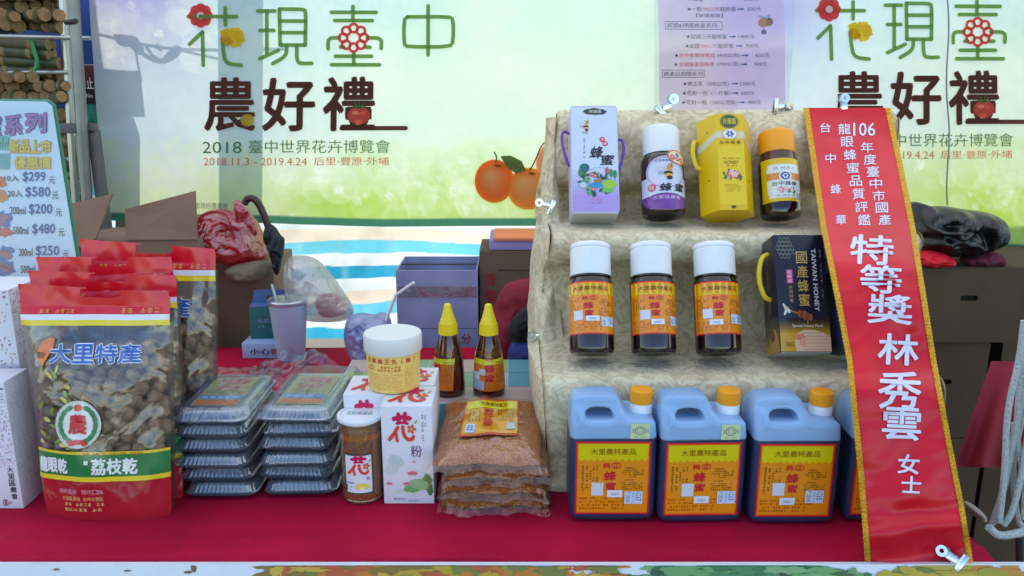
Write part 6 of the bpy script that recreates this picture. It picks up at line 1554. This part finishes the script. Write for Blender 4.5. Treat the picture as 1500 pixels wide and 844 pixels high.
# blue wall panel and maroon sign beyond the rack
t = tag(MB().box((-1.95, 2.86, 1.72), (1.36, .03, 1.35), bev=.004).obj('blue_hoarding', pm('blue_panel_paint', (24, 58, 128), .5, var=.15, vs=4)), 'dark blue board beyond the sugarcane rack', 'hoarding')  # carried on out of view to keep the sun off the table's left end
a, b = atY(70, 94, 2.75), atY(152, 152, 2.75)
sg = thing('warning_sign', 'maroon and black warning sign with white characters, partly hidden by the banner edge', 'sign', tuple((a + b) / 2))
W_, H_ = b.x - a.x, a.z - b.z
MB().box((0, 0, 0), (W_, .01, H_), bev=.002).obj('sign_board', pm('maroon_paint', (70, 20, 32), .5), sg)
ik = Ink(1e-4); ik.rect(0, 52, 100, 100, (24, 18, 20), 0)
for i, c in enumerate('禁止'): ik.text(c, 58 + i * 15, 34, 71 + i * 15, 62, (226, 222, 226), .01, 2)
ik.text('No', 69, 74, 82, 85, (220, 216, 220), .01, 2)
ik.rect(0, 1, 100, 3, (190, 180, 190), 1); ik.build('lettering', sg, flatmap(affine(0, 0, 100, 100, -W_ / 2, H_ / 2, W_ / 2, -H_ / 2), -.005))
a, b = atY(112, 153, 2.75), atY(144, 180, 2.75); o = MB().box(tuple((a + b) / 2), (b.x - a.x, .008, a.z - b.z), bev=.001).obj('green_notice', pm('green_notice_print', (40, 130, 120), .5, var=.4, vs=40)); tag(o, 'small green notice below the warning sign', 'notice')
# foliage-like rubbish and grass beyond
gr = MB(); r_ = random.Random(40)
for i in range(5000):
    x = r_.uniform(-3.2, -.6); y = r_.uniform(2.9, 5.5); h_ = r_.uniform(.03, .09); a = r_.uniform(0, 6.28); dx, dy = .004 * math.cos(a), .004 * math.sin(a)
    k = len(gr.v); gr.v += [(x - dx, y - dy, 0), (x + dx, y + dy, 0), (x + r_.uniform(-.03, .03), y + r_.uniform(-.03, .03), h_)]; gr.f.append((k, k + 1, k + 2)); gr.m.append(0); gr.c.append(None)
struct(gr.obj('grass', pm('dry_grass', (120, 124, 60), .9, var=.3, vs=5), smooth=False), 'stuff')

# ================================================================ RIGHT SIDE BACKGROUND
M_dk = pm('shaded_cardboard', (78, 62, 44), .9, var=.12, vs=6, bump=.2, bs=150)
xa, xb = atY(1342, 450, 1.92).x, atY(1492, 450, 1.92).x; zt = atY(1400, 392, 1.92).z; zm = atY(1400, 502, 1.92).z
def dkbox(label, x0, x1, z0, z1, Y, D=.3):
    t = thing('cardboard_carton', label, 'carton', ((x0 + x1) / 2, Y + D / 2, z0))
    v, f = plate([rrect(-(x1 - x0) / 2, 0, (x1 - x0) / 2, z1 - z0 - .002, .003, 2), rrect(-.022, (z1 - z0) * .56, .022, (z1 - z0) * .56 + .014, .006, 3)], .002, .0005, 1)
    MB().add([(a[0], a[2] - D / 2, a[1]) for a in v], f).obj('front_panel', M_dk, t)
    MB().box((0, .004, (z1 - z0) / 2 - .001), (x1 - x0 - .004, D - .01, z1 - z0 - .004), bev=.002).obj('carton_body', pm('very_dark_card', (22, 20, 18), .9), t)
    MB().box((0, .004, z1 - z0 - .002), (x1 - x0, D, .003)).obj('top_panel', M_dk, t); return t
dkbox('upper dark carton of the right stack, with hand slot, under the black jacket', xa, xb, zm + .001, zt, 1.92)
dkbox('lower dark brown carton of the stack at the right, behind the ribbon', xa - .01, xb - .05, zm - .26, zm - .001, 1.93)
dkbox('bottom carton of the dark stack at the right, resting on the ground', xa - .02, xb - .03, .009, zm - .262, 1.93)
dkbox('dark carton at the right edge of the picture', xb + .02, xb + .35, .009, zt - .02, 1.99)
M_blk = pm('black_padded_nylon', (14, 14, 16), .3, spec=.6, var=.3, vs=9, bump=.7, bs=13)
lump('black_jacket', 'black shiny padded jacket heaped on the upper dark carton', 'jacket', M_blk, [(1328, 330), (1334, 300), (1348, 295), (1362, 306), (1385, 302), (1420, 308), (1452, 312), (1468, 322), (1473, 336), (1462, 350), (1445, 362), (1420, 374), (1380, 376), (1345, 368)], 1.98, .09, .02, 9, 12, ridge=.040, rs=13)
lump('red_cloth', 'bright red crumpled cloth under the left end of the black jacket', 'cloth', pm('bright_red_cloth', (214, 20, 44), .6, bump=.6, bs=20), [(1338, 372), (1360, 366), (1390, 372), (1400, 386), (1380, 392), (1345, 390)], 1.93, .035, .008, 16, 3, ridge=.014, rs=26)
lump('checked_cloth', 'dark pink checked cloth under the right end of the black jacket', 'cloth', pm('dark_checked_cloth', (90, 24, 44), .8, var=.6, vs=90, bump=.5, bs=25), [(1402, 384), (1420, 372), (1455, 366), (1474, 376), (1474, 390), (1430, 392)], 1.95, .035, .010, 16, 5)
# tarpaulin pieces: hanging maroon cloth of the next table
t = MB(); Yr = 1.55
pts = [(1402, 684), (1435, 590), (1462, 532), (1475, 528), (1530, 528), (1560, 690)]
def mc(u, v):
    top = Vector((1452 + 150 * u, 529 + 2 * u)); bot = Vector((1398 + 200 * u, 684 + 4 * u)); q_ = top.lerp(bot, v); return atY(q_.x, q_.y, Yr + .02 * math.sin(u * 22) * v - .10 * v)
t.grid(mc, 60, 30); tag(t.obj('red_table_drape', M_maroon, sharp=70), 'dark red drape of the neighbouring table at the right edge', 'drape')
# rope hank at the right edge
M_rope = pm('white_braided_rope', (176, 184, 184), .7, var=.2, vs=300, bump=.8, bs=300)
b = thing('rope_hank', 'looped hank of white rope hanging at the right edge of the picture', 'rope', tuple(atY(1480, 700, 1.0)), world=True)
for i, P_ in enumerate((((1500, 470), (1493, 530), (1475, 600), (1472, 690), (1464, 765)), ((1512, 520), (1497, 580), (1478, 680), (1458, 765)), ((1505, 560), (1492, 640), (1470, 720), (1453, 768)), ((1510, 600), (1500, 680), (1484, 750), (1470, 770)), ((1500, 480), (1494, 560), (1488, 640), (1500, 700), (1512, 760)), ((1486, 620), (1483, 700), (1490, 760), (1496, 770)), ((1520, 540), (1506, 640), (1500, 760)))):
    MB().tube([atY(p.x, p.y, 1.02 + .01 * (i % 3)) for p in chaikin([(a, c, 0) for a, c in P_], 3)], .0042, 8).obj('strand', M_rope, b)
MB().tube([atY(p.x, p.y, 1.0) for p in chaikin([(1448, 772, 0), (1462, 786, 0), (1490, 782, 0), (1520, 772, 0)], 3)], .0055, 8).obj('binding', M_rope, b)
o = MB().tube([atY(1493, 785, 1.1), atY(1496, 900, 1.1)], .006, 8).obj('stall_leg', M_dark); o.data.transform(Matrix.Identity(4)); tag(o, 'thin dark steel leg below the rope hank', 'leg')
# rubbish on the shaded ground to the right
lump('white_shoe', 'pale cloth scrap lying on the ground right of the ribbon', 'cloth', pm('pale_scrap', (150, 140, 128), .8, var=.2), [(1410, 735), (1425, 738), (1445, 755), (1440, 765), (1420, 752)], 1.6, .02, .006, 20, 3)
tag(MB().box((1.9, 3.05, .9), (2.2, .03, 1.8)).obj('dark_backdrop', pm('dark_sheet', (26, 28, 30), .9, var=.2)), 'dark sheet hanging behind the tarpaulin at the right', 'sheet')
